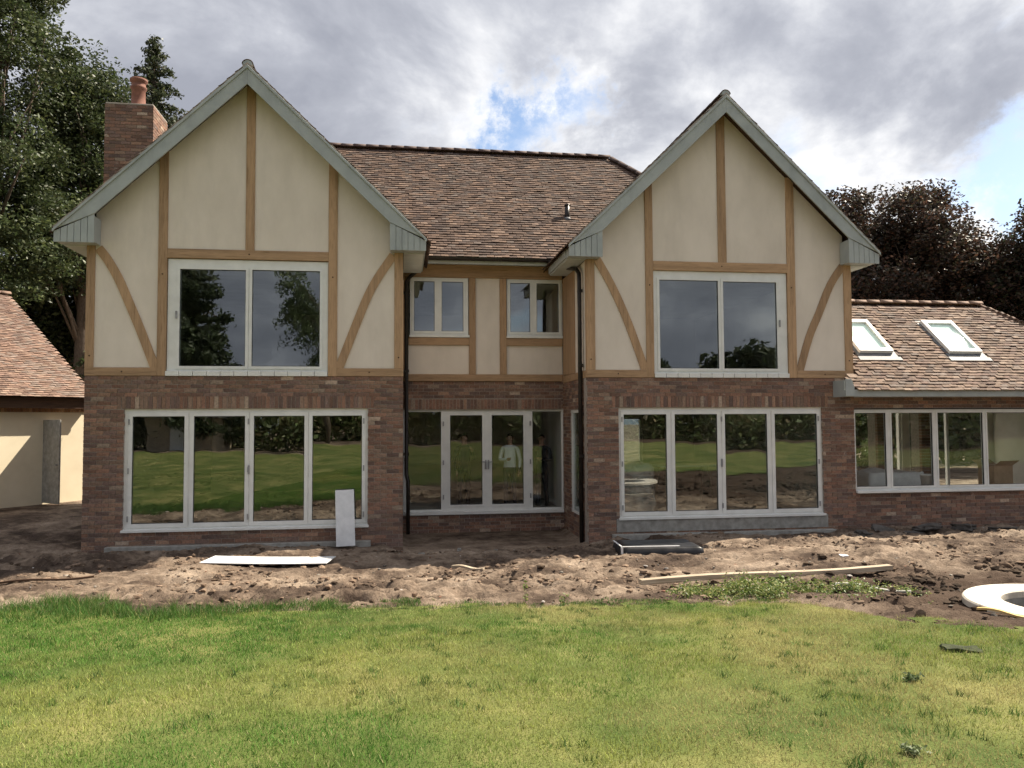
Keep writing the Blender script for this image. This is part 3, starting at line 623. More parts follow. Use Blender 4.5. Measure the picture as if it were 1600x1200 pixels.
gable(0, 0, [(.19, 5.03), (.34, 4.833), (.534, 4.491), (.731, 4.033), (.929, 3.551), (1.19, 2.86)], [(5.40, 5.03), (5.121, 4.608), (4.934, 4.255), (4.713, 3.700), (4.40, 2.87)],
      dict(outer=[(-.004, .14), (5.42, 5.585)], inner=[(1.205, 1.362), (4.208, 4.372)], apex=(2.72, 2.878)), (4.885, 5.055), None)
gable(XR, YR, [(9.36, 5.08), (9.633, 4.599), (9.867, 4.101), (10.075, 3.578), (10.32, 2.88)], [(14.55, 5.05), (14.277, 4.663), (14.002, 4.051), (13.780, 3.563), (13.54, 2.80)],
      dict(outer=[(9.14, 9.31), (14.565, 14.73)], inner=[(10.345, 10.503), (13.335, 13.507)], apex=(11.868, 12.045)), (4.885, 5.07), None)
# centre wall above the French doors
y = YC-.03
beam(W+.02, XR-.01, 5.075, 5.36, y); beam(W+.02, XR-.01, 2.78, 2.937, y)
beam(5.68, 7.032, 3.575, 3.743, y); beam(7.869, XR-.01, 3.575, 3.743, y)
post(W+.02, 5.68, 2.94, 5.07, y); post(7.032, 7.181, 2.94, 5.07, y); post(7.718, 7.869, 2.94, 5.07, y)
for a, b, c, d in ((5.68, 7.032, 2.937, 3.575), (7.181, 7.718, 2.937, 5.075), (7.869, XR-.01, 2.937, 3.575)):
    bx('render_panel', [(a, b, YC+.0, YC+.15, c, d)], MT['render'], H)
# flank of the right wing, upper storey
bx('render_panel', [(XR+.02, XR+.2, YR+.21, 1.25, 2.9, 5.08)], MT['render'], H)
bx('timber_post', [(XR-.004, XR+.16, 1.25, YC-.035, 2.9, 5.08)], MT['oak'], H, .006)
bx('timber_beam', [(XR-.006, XR+.16, YR+.13, YC-.035, ZS+.005, 2.895)], MT['oakh'], H, .006)
bx('render_panel', [(W-.2, W-.02, .22, YC, 2.75, 5.1), (.02, .2, .22, YB, 2.75, 5.1), (XR+W-.2, XR+W-.02, YR+.22, YB, 2.45, 5.1)], MT['render'], H)
bx('timber_post', [(-.006, .13, .125, .26, 2.75, 5.08)], MT['oak'], H)

# ---------------------------------------------------------- roofs
TILE = [(.115, .076, .058), (.095, .064, .052), (.145, .095, .07), (.12, .092, .078), (.075, .054, .047), (.165, .115, .088)]
TW = [.28, .24, .18, .16, .08, .06]
TILEM = {}
def tile_meshes(palette, wts, key, n=14):
    if key in TILEM: return TILEM[key]
    L = []
    for i in range(n):
        V, Fc = boxes_np([[0, 0, 0]], [[.0805, 0, 0]], [[0, .08, 0]], [[0, 0, .0068]])
        V[:, 2] += .004*(1-(V[:, 0]/.0805)**2) + rng.normal(0, .0012, 8); me = np_mesh('roof_tile', V, Fc, np.repeat(pal(1, palette, wts), 6, 0)); me.materials.append(MT['tile']); L.append(me)
    TILEM[key] = L; return L
def tile_slope(name, O, U, Vd, width, length, keep, parent, palette=TILE, wts=TW, single=0, key='a', gauge=.1, first=None, rough=1.0, thick=.0068):
    """plain tiles: O eave corner, U along the eave, Vd up the slope"""
    O = np.array(O, float); U = np.array(U, float)/np.linalg.norm(U); Vd = np.array(Vd, float)/np.linalg.norm(Vd); Nn = np.cross(U, Vd)
    Nn = Nn if Nn[2] > 0 else -Nn
    rows = int(length/gauge); cols_ = int(width/.165)+2
    r, c = np.meshgrid(np.arange(rows), np.arange(cols_), indexing='ij'); r = r.ravel(); c = c.ravel()
    u = (c+.5*(r % 2))*.165; v = r*gauge+.08-.03
    ok = (u > .04) & (u < width-.04); u, v, r = u[ok], v[ok], r[ok]
    P = O+U*u[:, None]+Vd*v[:, None]
    ok = keep(P); P, r, u, v = P[ok], r[ok], u[ok], v[ok]; n = len(P)
    wave = .006*(fbm(u+5, v+2, 2.1, 3)-.5)*rough
    lift = .023+rng.normal(0, .0028, n)*rough+wave; tilt = .0135+rng.normal(0, .0022, n)*rough; yawj = rng.normal(0, .012, n)*min(rough, 1)
    P = P+Nn*lift[:, None]+U*rng.normal(0, .003, n)[:, None]+Vd*rng.normal(0, .0025*rough, n)[:, None]
    A = U*.0805+Vd*(yawj*.0805)[:, None]+Nn*(rng.normal(0, .0012, n)*rough)[:, None]; B = Vd*.08-Nn*tilt[:, None]-U*(yawj*.08)[:, None]; D = np.repeat((Nn*thick)[None], n, 0)
    idx = np.arange(n); sel = np.zeros(n, bool)
    if single:
        sc_ = first(P) if first else r; order = np.argsort(sc_, kind='stable')[:single]; sel[order] = True
        T = tile_meshes(palette, wts, key)
        for i in order:
            o = link('roof_tile', T[rng.integers(len(T))], None, parent)
            a, b = A[i]/np.linalg.norm(A[i]), B[i]/np.linalg.norm(B[i]); d = np.cross(a, b); d = d if d[2] > 0 else -d
            m = Matrix((Vector(a), Vector(b), Vector(d))).transposed().to_4x4(); m.translation = Vector(P[i]); o.matrix_basis = m
    k = ~sel
    if k.any():
        V, Fc = boxes_np(P[k], A[k], B[k], D[k]); link(name, np_mesh(name, V, Fc, np.repeat(pal(k.sum(), palette, wts), 6, 0)), MT['tile'], parent, 'stuff')
def ridge_tiles(p0, p1, parent, mat, r=.12, ln=.32, drop=0, sides=10):
    p0, p1 = Vector(p0), Vector(p1); d = p1-p0; n = max(1, int(round(d.length/ln))); d.normalize(); s = d.cross(Vector((0, 0, 1))).normalized(); up = s.cross(d)
    L = (p1-p0).length/n
    V = []; Fs = []
    for k, (t, rr) in enumerate(((-.02, r*1.0), (L-.0, r*.93))):
        for q in (rr, rr-.018):
            for i in range(sides+1):
                a = math.pi*(.04+.92*i/sides); V.append(d*t+s*math.cos(a)*q+up*(math.sin(a)*q*.95))
    m = sides+1
    for i in range(sides):
        Fs += [(i, i+1, 2*m+i+1, 2*m+i), (m+i, 3*m+i, 3*m+i+1, m+i+1), (i, m+i, m+i+1, i+1), (2*m+i, 2*m+i+1, 3*m+i+1, 3*m+i)]
    Fs += [(0, 2*m, 3*m, m), (m-1, 2*m-1, 4*m-1, 3*m-1)]
    me = bpy.data.meshes.new('ridge_tile'); me.from_pydata(V, [], Fs); me.update(); me.polygons.foreach_set('use_smooth', [True]*len(me.polygons))
    for i in range(n):
        o = link('ridge_tile', me, mat, parent); o.location = p0+d*(L*i)+Vector((0, 0, random.gauss(0, .003)))
MT['ridge'] = mat_noise('ridge_clay', (.055, .04, .038), (.11, .075, .065), 6, .85, bump=.3)
MT['ridge2'] = mat_noise('ridge_clay_red', (.16, .105, .08), (.25, .17, .13), 6, .85, bump=.3)
KM = .994; ZM = 5.45
def gz(x):     # height of the gable roofs
    return np.maximum(ZA-KG*np.abs(x-W/2), ZA-KG*np.abs(x-XR-W/2))
def hip_mesh(name, x0, x1, y0, y1, z0, xr0, xr1, yr_, zr, mat, parent):
    me = bpy.data.meshes.new(name); me.from_pydata([(x0, y0, z0), (x1, y0, z0), (x1, y1, z0), (x0, y1, z0), (xr0, yr_, zr), (xr1, yr_, zr)], [], [(0, 1, 5, 4), (1, 2, 5), (2, 3, 4, 5), (3, 0, 4), (0, 3, 2, 1)]); me.update()
    return link(name, me, mat, parent)
mr = hip_mesh('main_roof', .2, 14.53, 1.95, 8.9, ZM, 3.68, 11.05, 5.43, 8.91, MT['darkwood'], H)
tile_slope('roof_tiles', (.2, 1.93, ZM-.02), (1, 0, 0), (0, 1, KM), 14.33, 4.93, lambda P: (P[:, 2] > gz(P[:, 0])-.12) & (P[:, 0]-.2 > (P[:, 1]-1.95)-.1) & (14.53-P[:, 0] > (P[:, 1]-1.95)-.1), mr, single=300, first=lambda P: P[:, 1]+10*((P[:, 0] < 6) | (P[:, 0] > 8.9)), key='a')
tile_slope('roof_tiles', (14.55, 1.95, ZM-.02), (0, 1, 0), (-1, 0, KM), 6.95, 4.93, lambda P: (P[:, 2] > gz(P[:, 0])-.12) & (P[:, 1]-1.95 > (14.53-P[:, 0])-.1) & (8.9-P[:, 1] > (14.53-P[:, 0])-.1), mr)
ridge_tiles((3.4, 5.43, 8.93), (11.1, 5.43, 8.93), mr, MT['ridge'])
ridge_tiles((11.12, 5.36, 8.87), (13.3, 3.18, 6.70), mr, MT['ridge'], r=.11)
for x0, y in ((0, 0), (XR, YR)):
    xc = x0+W/2; yv = y-OV-.05; sl_ = math.hypot(W/2+EB, ZA-ZE)+.08; ln = YB+.4-yv
    gr = bx('gable_roof', [(xc-.06, xc+.06, y-.2, YB+.3, ZA-.12, ZA-.02)], MT['darkwood'], H)
    for s in (-1, 1):
        tile_slope('roof_tiles', (xc+s*(W/2+EB+.05), yv, ZE-.045), (0, 1, 0), (-s, 0, KG), ln, sl_+.02, lambda P: (P[:, 2] > ZM+KM*np.minimum(P[:, 1]-1.95, 8.9-P[:, 1])-.15) | (P[:, 1] < 2.2), gr)
    ridge_tiles((xc, yv+.045, ZA+.02), (xc, 5.3, ZA+.02), gr, MT['ridge'], r=.105)
    prism('mortar_plug', [(xc+.092*math.cos(a_), ZA+.015+.088*math.sin(a_)) for a_ in [math.pi*i_/10 for i_ in range(11)]], yv+.03, yv+.09, MT['barge'], gr)
# gutters, downpipes, vent
bx('fascia', [(6.0, 8.75, 1.965, 1.99, 5.29, 5.44)], MT['soffit'], H)
bx('soffit', [(W+.02, XR-.01, 1.99, YC-.01, 5.365, 5.385)], MT['soffit'], H)
def gutter(p0, p1, r=.06):
    p0, p1 = Vector(p0), Vector(p1); d = (p1-p0).normalized(); s = d.cross(Vector((0, 0, 1))); V = []; Fs = []; n = 8
    for p in (p0, p1):
        for q in (r, r-.006):
            for i in range(n+1):
                a = math.pi*i/n; V.append(p+s*math.cos(a)*q-Vector((0, 0, 1))*math.sin(a)*q)
    m = n+1
    for i in range(n): Fs += [(i, 2*m+i, 2*m+i+1, i+1), (m+i, m+i+1, 3*m+i+1, 3*m+i), (i, i+1, m+i+1, m+i), (2*m+i, 3*m+i, 3*m+i+1, 2*m+i+1)]
    Fs += [(0, m, 3*m, 2*m), (m-1, 3*m-1, 4*m-1, 2*m-1)]
    me = bpy.data.meshes.new('gutter'); me.from_pydata(V, [], Fs); me.update(); bm = bmesh.new(); bm.from_mesh(me); bmesh.ops.recalc_face_normals(bm, faces=bm.faces); bm.to_mesh(me); bm.free()
    return link('gutter', me, MT['gutter'], H)
gutter((5.99, 1.90, 5.405), (8.80, 1.90, 5.405)); gutter((-EB-.06, -.2, ZE-.06), (-EB-.06, 8.8, ZE-.06)); gutter((XR+W+EB+.06, .0, ZE-.06), (XR+W+EB+.06, 8.8, ZE-.06))
dp = tube('downpipe', [(6.02, 1.90, 5.38), (6.02, 1.90, 5.26), (5.97, 1.96, 5.2), (5.72, 2.28, 5.03), (5.665, 2.34, 4.95), (5.665, 2.34, .75), (5.68, 2.30, .70), (5.70, 2.28, .62), (5.70, 2.28, -.5)], .042, MT['gutter'], H, 10)
for z in (4.7, 3.0, 1.2): bx('pipe_bracket', [(5.60, 5.72, 2.31, 2.40, z-.03, z+.03)], MT['gutter'], dp)
tube('hopper', [(6.02, 1.90, 5.52), (6.02, 1.90, 5.36), (6.02, 1.90, 5.30)], [.085, .075, .045], MT['gutter'], dp, 10)
dp = tube('downpipe', [(8.74, 1.88, 5.38), (8.76, 1.84, 5.27), (8.98, 1.2, 5.10), (9.06, .68, 4.98), (9.085, .52, 4.86), (9.085, .50, 4.75), (9.085, .50, -.5)], .042, MT['gutter'], H, 10)
for z in (4.5, 3.0, 1.2): bx('pipe_bracket', [(9.05, 9.14, .45, .55, z-.03, z+.03)], MT['gutter'], dp)
vp = tube('vent_pipe', [(9.43, 3.17, 6.5), (9.43, 3.17, 7.0)], .058, MT['gutter'], H, 14)
tube('collar', [(9.43, 3.17, 6.62), (9.43, 3.16, 6.70)], [.12, .065], MT['lead'], vp, 14); tube('cap', [(9.43, 3.17, 6.97), (9.43, 3.17, 7.01)], .068, MT['gutter'], vp, 14)
bx('flashing', [(9.27, 9.59, 3.0, 3.03, 6.50, 6.53)], MT['lead'], vp)
# ---------------------------------------------------------- chimney
ch = bx('chimney', [(-.948, .048, 3.414, 4.456, -.6, 8.97)], MT['mortar'], H)
for (O, U, Nn, a, b) in (((0, 3.40, 0), (1, 0, 0), (0, -1, 0), -.96, .06), ((.06, 0, 0), (0, 1, 0), (1, 0, 0), 3.402, 4.468), ((-.96, 0, 0), (0, 1, 0), (-1, 0, 0), 3.402, 4.468)):
    lay_bricks('bricks', brick_rects(a, b, 4.2 if Nn[0] >= 0 else -.5, 8.98), O, U, Nn, ch)
bx('flaunching', [(-.955, .055, 3.405, 4.465, 8.985, 9.03)], MT['mortar'], ch, .015)
cp = lathe('chimney_pot', [(.0, 0), (.19, 0), (.19, .06), (.155, .10), (.145, .5), (.175, .53), (.175, .57), (.15, .59), (.15, .67), (.19, .70), (.19, .75), (.13, .75), (.12, .3)], MT['terracotta'], ch, 20, (-.42, 3.9, 9.02))
# ---------------------------------------------------------- single-storey wing on the right
EX0, EX1, EY, EK = XR+W+.002, 21.5, .17, .841
w = bx('brick_wall', [(EX0+.002, EX1, EY+.009, EY+.28, GB, .44), (EX0+.002, EX1, EY+.009, EY+.28, 2.10, 2.36)], MT['mortar'], H)
lay_bricks('bricks', brick_rects(EX0+.005, EX1, GB, .44)+brick_rects(EX0+.005, EX1, 2.125, 2.35), (0, EY, 0), (1, 0, 0), (0, -1, 0), w)
bx('lintel', [(EX0+.005, EX1, EY-.004, EY+.1, 2.10, 2.125)], MT['black'], H)
ew = window('garden_window', EY+.02, (EX0+.004, 20.9, .44, 2.10), [(14.77, 15.45, .52, 2.03), (15.58, 16.50, .52, 2.03), (16.62, 17.66, .52, 2.03), (17.76, 18.72, .52, 2.03), (18.84, 19.82, .52, 2.03), (19.94, 20.84, .52, 2.03)], .03, depth=.08, glass='clear')
bx('window_sill', [(EX0+.006, 20.95, EY-.09, EY+.05, .395, .445)], MT['frame'], ew, .005)
bx('inner_wall', [(EX1-.25, EX1, EY+.3, 4.5, -.5, 2.4)], MT['plaster'], H)
ebh = [(15.1, 16.75, .0, 2.2), (16.95, 18.6, .0, 2.2), (18.8, 21.1, .0, 2.2)]
bx('back_wall', [(a, b, 4.25, 4.5, c, d) for a, b, c, d in rect_minus((EX0+.002, EX1-.25, -.5, 2.45), ebh)], MT['plaster'], H)
for h in ebh: window('back_door', 4.3, h, [(h[0]+.07, (h[0]+h[1])/2-.05, .08, 2.12), ((h[0]+h[1])/2+.05, h[1]-.07, .08, 2.12)], .03, frame='white', sash=False, glass='clear')
bx('floor_slab', [(EX0+.01, EX1-.26, EY+.29, 4.24, -.3, -.04)], MT['floor'], H)
for i, px in enumerate((17.35, 18.55)):
    p = bx('brick_pier', [(px+.009, px+.44, 3.409, 3.83, -.04, 2.4)], MT['mortar'], H)
    lay_bricks('bricks', brick_rects(px, px+.45, -.03, 2.4), (0, 3.40, 0), (1, 0, 0), (0, -1, 0), p); lay_bricks('bricks', brick_rects(3.402, 3.84, -.03, 2.4), (px+.45, 0, 0), (0, 1, 0), (1, 0, 0), p)
er = bpy.data.meshes.new('wing_roof'); zr_ = 2.5+EK*2.5
er.from_pydata([(EX0, -.29, 2.49), (21.8, -.29, 2.49), (21.8, 4.7, 2.49), (EX0, 4.7, 2.49), (EX0, 2.2, zr_-.01), (19.3, 2.2, zr_-.01)], [], [(0, 1, 5, 4), (1, 2, 5), (2, 3, 4, 5), (3, 0, 4), (0, 3, 2, 1)]); er.update()
er = link('wing_roof', er, MT['darkwood'], H)
TILE2 = [(.175, .12, .09), (.15, .10, .08), (.21, .15, .115), (.18, .14, .118), (.115, .082, .068), (.23, .17, .13)]
SKY = [(15.16, 15.93), (17.25, 18.02)]; sy0, sy1 = .62, 1.56
nosky = lambda P: ~(((P[:, 0] > SKY[0][0]-.08) & (P[:, 0] < SKY[0][1]+.08) | (P[:, 0] > SKY[1][0]-.08) & (P[:, 0] < SKY[1][1]+.08)) & (P[:, 1] > sy0-.1) & (P[:, 1] < sy1+.06))
tile_slope('roof_tiles', (14.44, -.33, 2.47), (1, 0, 0), (0, 1, EK), 7.39, 3.30, lambda P: ((P[:, 0] > EX0+.07) | (P[:, 1] < .03)) & nosky(P) & (21.8-P[:, 0] > P[:, 1]+.22), er, TILE2, TW, key='b', rough=1.3, thick=.0105)
tile_slope('roof_tiles', (21.84, -.3, 2.47), (0, 1, 0), (-1, 0, EK), 5.0, 3.30, lambda P: (P[:, 1]+.3 > 21.8-P[:, 0]-.08) & (4.7-P[:, 1] > 21.8-P[:, 0]-.08), er, TILE2, TW, key='b', rough=1.3, thick=.0105)
ridge_tiles((EX0, 2.2, zr_+.02), (19.35, 2.2, zr_+.02), er, MT['ridge2'], r=.10, ln=.33)
ridge_tiles((19.3, 2.2, zr_), (21.8, -.3, 2.52), er, MT['ridge2'], r=.06, ln=.30)
bx('fascia', [(14.27, 21.8, -.315, -.285, 2.35, 2.49)], MT['barge'], H, .004); bx('soffit', [(EX0+.02, 21.8, -.284, EY+.01, 2.352, 2.37)], MT['soffit'], H)
prism('fascia_end', [(14.27, 2.36), (14.46, 2.36), (14.46, 2.55), (14.40, 2.70), (14.27, 2.70)], -.34, -.316, MT['barge'], H, .004)
bx('fascia_return', [(14.27, 14.295, -.28, YR-.01, 2.35, 2.68)], MT['barge'], H)
Us, Vs = np.array([1., 0, 0]), np.array([0, 1, EK])/math.hypot(1, EK); Ns = np.cross(Us, Vs)
def sbox(name, x0, x1, ya, yb, n0, n1, mat, parent, bev=0):
    P = lambda y: np.array([0, y, 2.5+EK*(y+.3)]); c = Us*(x0+x1)/2+(P(ya)+P(yb))/2+Ns*(n0+n1)/2; hl = np.linalg.norm(P(yb)-P(ya))/2
    V, Fc = boxes_np([c], [Us*(x1-x0)/2], [Vs*hl], [Ns*(n1-n0)/2]); o = link(name, np_mesh(name, V, Fc), mat, parent)
    if bev: bevel(o, bev)
    return o
for x0, x1 in SKY:
    s = sbox('roof_window', x0-.07, x1+.07, sy0-.12, sy1+.08, -.01, .035, MT['lead'], H)
    fw = .085
    for a in ((x0, x1, sy0, sy0+fw), (x0, x1, sy1-fw, sy1), (x0, x0+fw, sy0+fw, sy1-fw), (x1-fw, x1, sy0+fw, sy1-fw)): sbox('window_frame', *a, .036, .11, MT['white'], s, .006)
    sbox('pane', x0+fw, x1-fw, sy0+fw, sy1-fw, .06, .08, MT['skyglass'], s)
    sbox('sky_sheen', x0+fw, x1-fw, sy0+fw, sy1-fw, .040, .045, MT['sky_sheen'], s)  # added panel under the pane, coloured like the mirrored sky
    sbox('apron', x0-.1, x1+.1, sy0-.2, sy0-.11, .03, .05, MT['lead'], s)
# ================================================================== GARAGE
G = empty('garage', (-3.12, 8.22, -.2), R(49), 'cream rendered outbuilding with brown tiled roof left of the house', 'garage')
GK, GE, GD = .655, 2.82, 5.0
gx0, gx1 = -8, .12
gdoor = (-.96, -.14, .02, 2.22)
bx('front_wall', [(gx0, gx1, 0, .25, -.4, 2.40)], MT['gcream'], G)
bx('end_wall', [(gx1-.25, gx1, .252, 8.2, -.4, 2.7), (gx0, gx0+.25, .252, 8.2, -.4, 2.7)], MT['gcream'], G)
bx('back_wall', [(gx0+.252, gx1-.252, 8.0, 8.2, -.4, 2.7)], MT['gcream'], G)
prism('gable_wall', [(0.0, 2.702), (8.2, 2.702), (4.1, 2.7+.66*4.1)], gx0, gx1-.02, MT['gcream'], G).matrix_basis = Matrix(((0, 1, 0, 0), (1, 0, 0, 0), (0, 0, 1, 0), (0, 0, 0, 1)))
bw = bx('soldier_band', [(gx0, gx1, -.018, -.001, 2.40, 2.56)], MT['mortar'], G)
SB = [np_mesh('brick', *boxes_np([[0, 0, 0]], [[.032, 0, 0]], [[0, .012, 0]], [[0, 0, .075]]), np.repeat(pal(1, [(.36, .19, .10), (.42, .25, .14), (.30, .15, .085)]), 6, 0)) for i in range(6)]
for m in SB: m.materials.append(MT['brick'])
for i in range(int((gx1-gx0)/.075)):
    if gx1-.04-i*.075 < -4: break
    o = link('brick', SB[random.randrange(6)], None, bw); o.location = (gx1-.04-i*.075, -.018, 2.48)
bx('eave_beam', [(gx0-.2, gx1+.04, -.30, -.25, 2.50, GE-.03), (gx0-.2, gx1+.04, -.249, .0, 2.565, 2.60)], MT['darkwood'], G, .005)
dl = bx('door', [(gdoor[0]-.05, gdoor[0]-.005, -.82, -.0, .03, 2.20)], MT['concrete'], G, .005)
bx('handle', [(gdoor[0]-.11, gdoor[0]-.05, -.76, -.72, 1.02, 1.05)], MT['metal'], dl)
gr = bpy.data.meshes.new('roof'); za = GE+GK*GD
gr.from_pydata([(gx0-.3, -.35, GE-.02), (gx1+.05, -.35, GE-.02), (gx1+.05, 2*GD-.35, GE-.02), (gx0-.3, 2*GD-.35, GE-.02), (gx0-.3, GD-.35, za-.02), (gx1+.05, GD-.35, za-.02)], [], [(0, 1, 5, 4), (1, 2, 5), (2, 3, 4, 5), (3, 0, 4), (0, 3, 2, 1)]); gr.update()
gr = link('roof', gr, MT['darkwood'], G)
TILE3 = [(.195, .125, .095), (.17, .11, .087), (.225, .15, .115), (.20, .15, .125), (.145, .098, .08), (.245, .175, .135)]
tile_slope('roof_tiles', (gx0-.3, -.38, GE-.03), (1, 0, 0), (0, 1, GK), gx1-gx0+.38, math.hypot(GD, GD*GK)+.05, lambda P: P[:, 0] < 9, gr, TILE3, TW, single=300, first=lambda P: -P[:, 0]+.35*P[:, 1], key='c')
ridge_tiles((gx1+.06, GD-.35, za+.01), (gx0-.3, GD-.35, za+.01), gr, MT['ridge2'])

# ================================================================== TREES
def leaf_mesh(name, P, size, cols, droop=0):
    n = len(P); a = rng.normal(size=(n, 3)); a[:, 2] = a[:, 2]*.6-droop; a /= np.linalg.norm(a, axis=1)[:, None]
    b = np.cross(a, rng.normal(size=(n, 3))); b /= np.linalg.norm(b, axis=1)[:, None]
    s = (size*(.6+.8*rng.random(n)))[:, None]
    V = np.stack([P-a*s, P+b*s*.48+a*s*.1, P+a*s, P-b*s*.48+a*s*.1], 1).reshape(-1, 3)
    return np_mesh(name, V, np.arange(4*n).reshape(-1, 4), cols)
def limbs_mesh(name, base, top, tips, r0, forks=34):
    V = []; Fs = []
    def add(path, rad, seg):
        v, f = tube_data(path, rad, seg); o = len(V); V.extend(v); Fs.extend([tuple(i+o for i in q) for q in f])
    base, top = Vector(base), Vector(top)
    mid = base.lerp(top, .45)+Vector((random.gauss(0, .25), random.gauss(0, .25), 0))
    add([base-Vector((0, 0, .3)), base.lerp(mid, .35), mid, mid.lerp(top, .5), top], [r0*1.15, r0, r0*.75, r0*.45, r0*.12], 10)
    tips = [Vector(t) for t in tips]; random.shuffle(tips)
    for t in tips[:forks]:
        k = min(max(((t.z-base.z)/(top.z-base.z))*random.uniform(.45, .85), .15), .92); s = base.lerp(mid, k/.45) if k < .45 else mid.lerp(top, (k-.45)/.55)
        m1 = s.lerp(t, .5)+Vector((random.gauss(0, .3), random.gauss(0, .3), random.uniform(0, .5)))
        rr = r0*.28*(1-.6*k); add([s, m1, t], [rr, rr*.6, rr*.15], 5)
    me = bpy.data.meshes.new(name); me.from_pydata(V, [], Fs); me.update(); me.polygons.foreach_set('use_smooth', [True]*len(me.polygons)); return me
def tree(name, label, base, top, ell, nclump, per, leaf, palette, cat='tree', group=None, rclump=.75, r0=.3, droop=0, shell=.45, forks=34):
    T = empty(name, base, 0, label, cat, group); b = np.array(base)
    vol = np.array([e[3]*e[4]*e[5] for e in ell]); pick = rng.choice(len(ell), nclump*2, p=vol/vol.sum()); E_ = np.array(ell)[pick]
    d = rng.normal(size=(len(E_), 3)); d /= np.linalg.norm(d, axis=1)[:, None]; r = rng.random(len(E_))**shell
    C = E_[:, :3]+d*E_[:, 3:]*r[:, None]
    ok = fbm(C[:, 0]*1.0+C[:, 2]*.7, C[:, 1]+C[:, 2]*1.1, .35, 3) > .40; C = C[ok][:nclump]
    n = len(C)*per; ci = np.repeat(np.arange(len(C)), per); rc = (rclump*(.55+.8*rng.random(len(C))))[ci]
    o = rng.normal(size=(n, 3)); o *= (np.minimum(1.7, np.linalg.norm(o, axis=1))/np.linalg.norm(o, axis=1))[:, None]; o[:, 2] *= .62; o[:, 2] -= droop*np.abs(o[:, 0])
    P = C[ci]+o*rc[:, None]*.55
    ctone = (.7+.6*rng.random(len(C)))[ci]; cols = np.array(palette)[rng.integers(len(palette), size=n)]*(ctone*(.75+.5*rng.random(n)))[:, None]
    link('trunk', limbs_mesh('trunk', (0, 0, 0), tuple(np.array(top)-b), [tuple(c-b) for c in C[::max(1, len(C)//forks)]], r0, forks), MT['bark'], T)
    link('crown', leaf_mesh('crown', P-b, leaf, cols, droop), MT['leaf'], T, 'stuff')
    return T
GREEN = [(.058, .078, .028), (.042, .062, .022), (.088, .105, .04), (.05, .07, .03)]
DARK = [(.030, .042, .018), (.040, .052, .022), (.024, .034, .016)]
COPPER = [(.060, .036, .027), (.042, .030, .023), (.095, .050, .032), (.034, .028, .021), (.052, .048, .028)]
tree('broadleaf_tree', 'tallest broad green tree rising past the top left of the picture', (-10.2, 17.2, -.2), (-9.9, 17.3, 20), [(-11, 17.2, 16.5, 3.6, 3.4, 5.5), (-10.6, 17, 10, 3.9, 3.6, 4.2), (-10.9, 17.4, 21, 2.6, 2.6, 4)], 760, 190, .08, GREEN, r0=.42)
tree('broadleaf_tree', 'green tree with rounded top directly left of the chimney', (-7.9, 20.5, -.2), (-7.8, 20.5, 17), [(-8.0, 20.5, 15.2, 2.0, 2.0, 2.9), (-8.2, 20.6, 10.5, 2.5, 2.4, 3.6)], 420, 190, .08, GREEN, r0=.35)
tree('broadleaf_tree', 'dark low tree filling the gap between outbuilding roof and gable', (-9.6, 22.5, -.2), (-9.5, 22.5, 9), [(-10, 22.5, 6.0, 4.2, 2.8, 3.4), (-7.5, 22.8, 5.4, 2.6, 2.4, 3.4), (-13.5, 21.6, 6, 3, 2.6, 3.4)], 420, 120, .12, DARK+GREEN[:2], r0=.25)
def conifer(name, label, base, h, rad, nb, per, leaf, palette, low=.12, r0=.28):
    T = empty(name, base, 0, label, 'tree'); V = []; Fs = []; P = []; b = Vector(base)
    def add(path, rd, seg):
        v, f = tube_data(path, rd, seg); o = len(V); V.extend(v); Fs.extend([tuple(i+o for i in q) for q in f])
    add([(0, 0, -.3), (0, 0, h*.5), (0, 0, h)], [r0, r0*.6, .02], 8)
    for i in range(nb):
        z = h*(low+(1-low)*((i+.5)/nb)**.9); a = i*2.4+random.gauss(0, .4); ln = rad*(1-z/h)**.75*random.uniform(.55, 1.15)+.15
        dx, dy = math.cos(a), math.sin(a); p0 = Vector((0, 0, z)); p1 = Vector((dx*ln*.5, dy*ln*.5, z+.10*ln)); p2 = Vector((dx*ln, dy*ln, z-.05*ln+.1))
        add([p0, p1, p2], [.05, .03, .008], 4)
        m = max(8, int(per*ln/rad*1.5+8)); t = rng.random(m)**.7
        q = np.array(p0)+np.outer(t, np.array(p2-p0)); q += rng.normal(size=(m, 3))*np.array([.16, .16, .13])*(.5+ln*.25); q[:, 2] += -.12*rng.random(m); P.append(q)
    P = np.concatenate(P); n = len(P); cols = np.array(palette)[rng.integers(len(palette), size=n)]*(.6+.8*rng.random(n))[:, None]
    me = bpy.data.meshes.new('trunk'); me.from_pydata(V, [], Fs); me.update(); link('trunk', me, MT['bark'], T); link('crown', leaf_mesh('crown', P, leaf, cols, .5), MT['leaf'], T, 'stuff'); return T
conifer('conifer_tree', 'narrow conifer with pointed top standing behind the chimney', (-6.9, 26.5, -.2), 21.7, 4.7, 190, 420, .095, [(.05, .065, .032), (.038, .052, .027), (.075, .085, .04)])
tree('copper_beech', 'copper beech with dark purple crown behind the right gable', (28.0, 17.0, -.2), (28.1, 17, 12), [(27.0, 17, 9.8, 2.9, 2.8, 2.1), (29.0, 17.2, 8.3, 3.6, 2.8, 2.6), (26.3, 17.0, 7.2, 3.2, 2.6, 3.2), (31.6, 17, 8.6, 2.0, 1.4, .8), (25.0, 17, 11.2, 1.1, 1, .9), (28.6, 17, 11.6, 1.3, 1, .7)], 640, 150, .085, COPPER, r0=.4, rclump=.8)
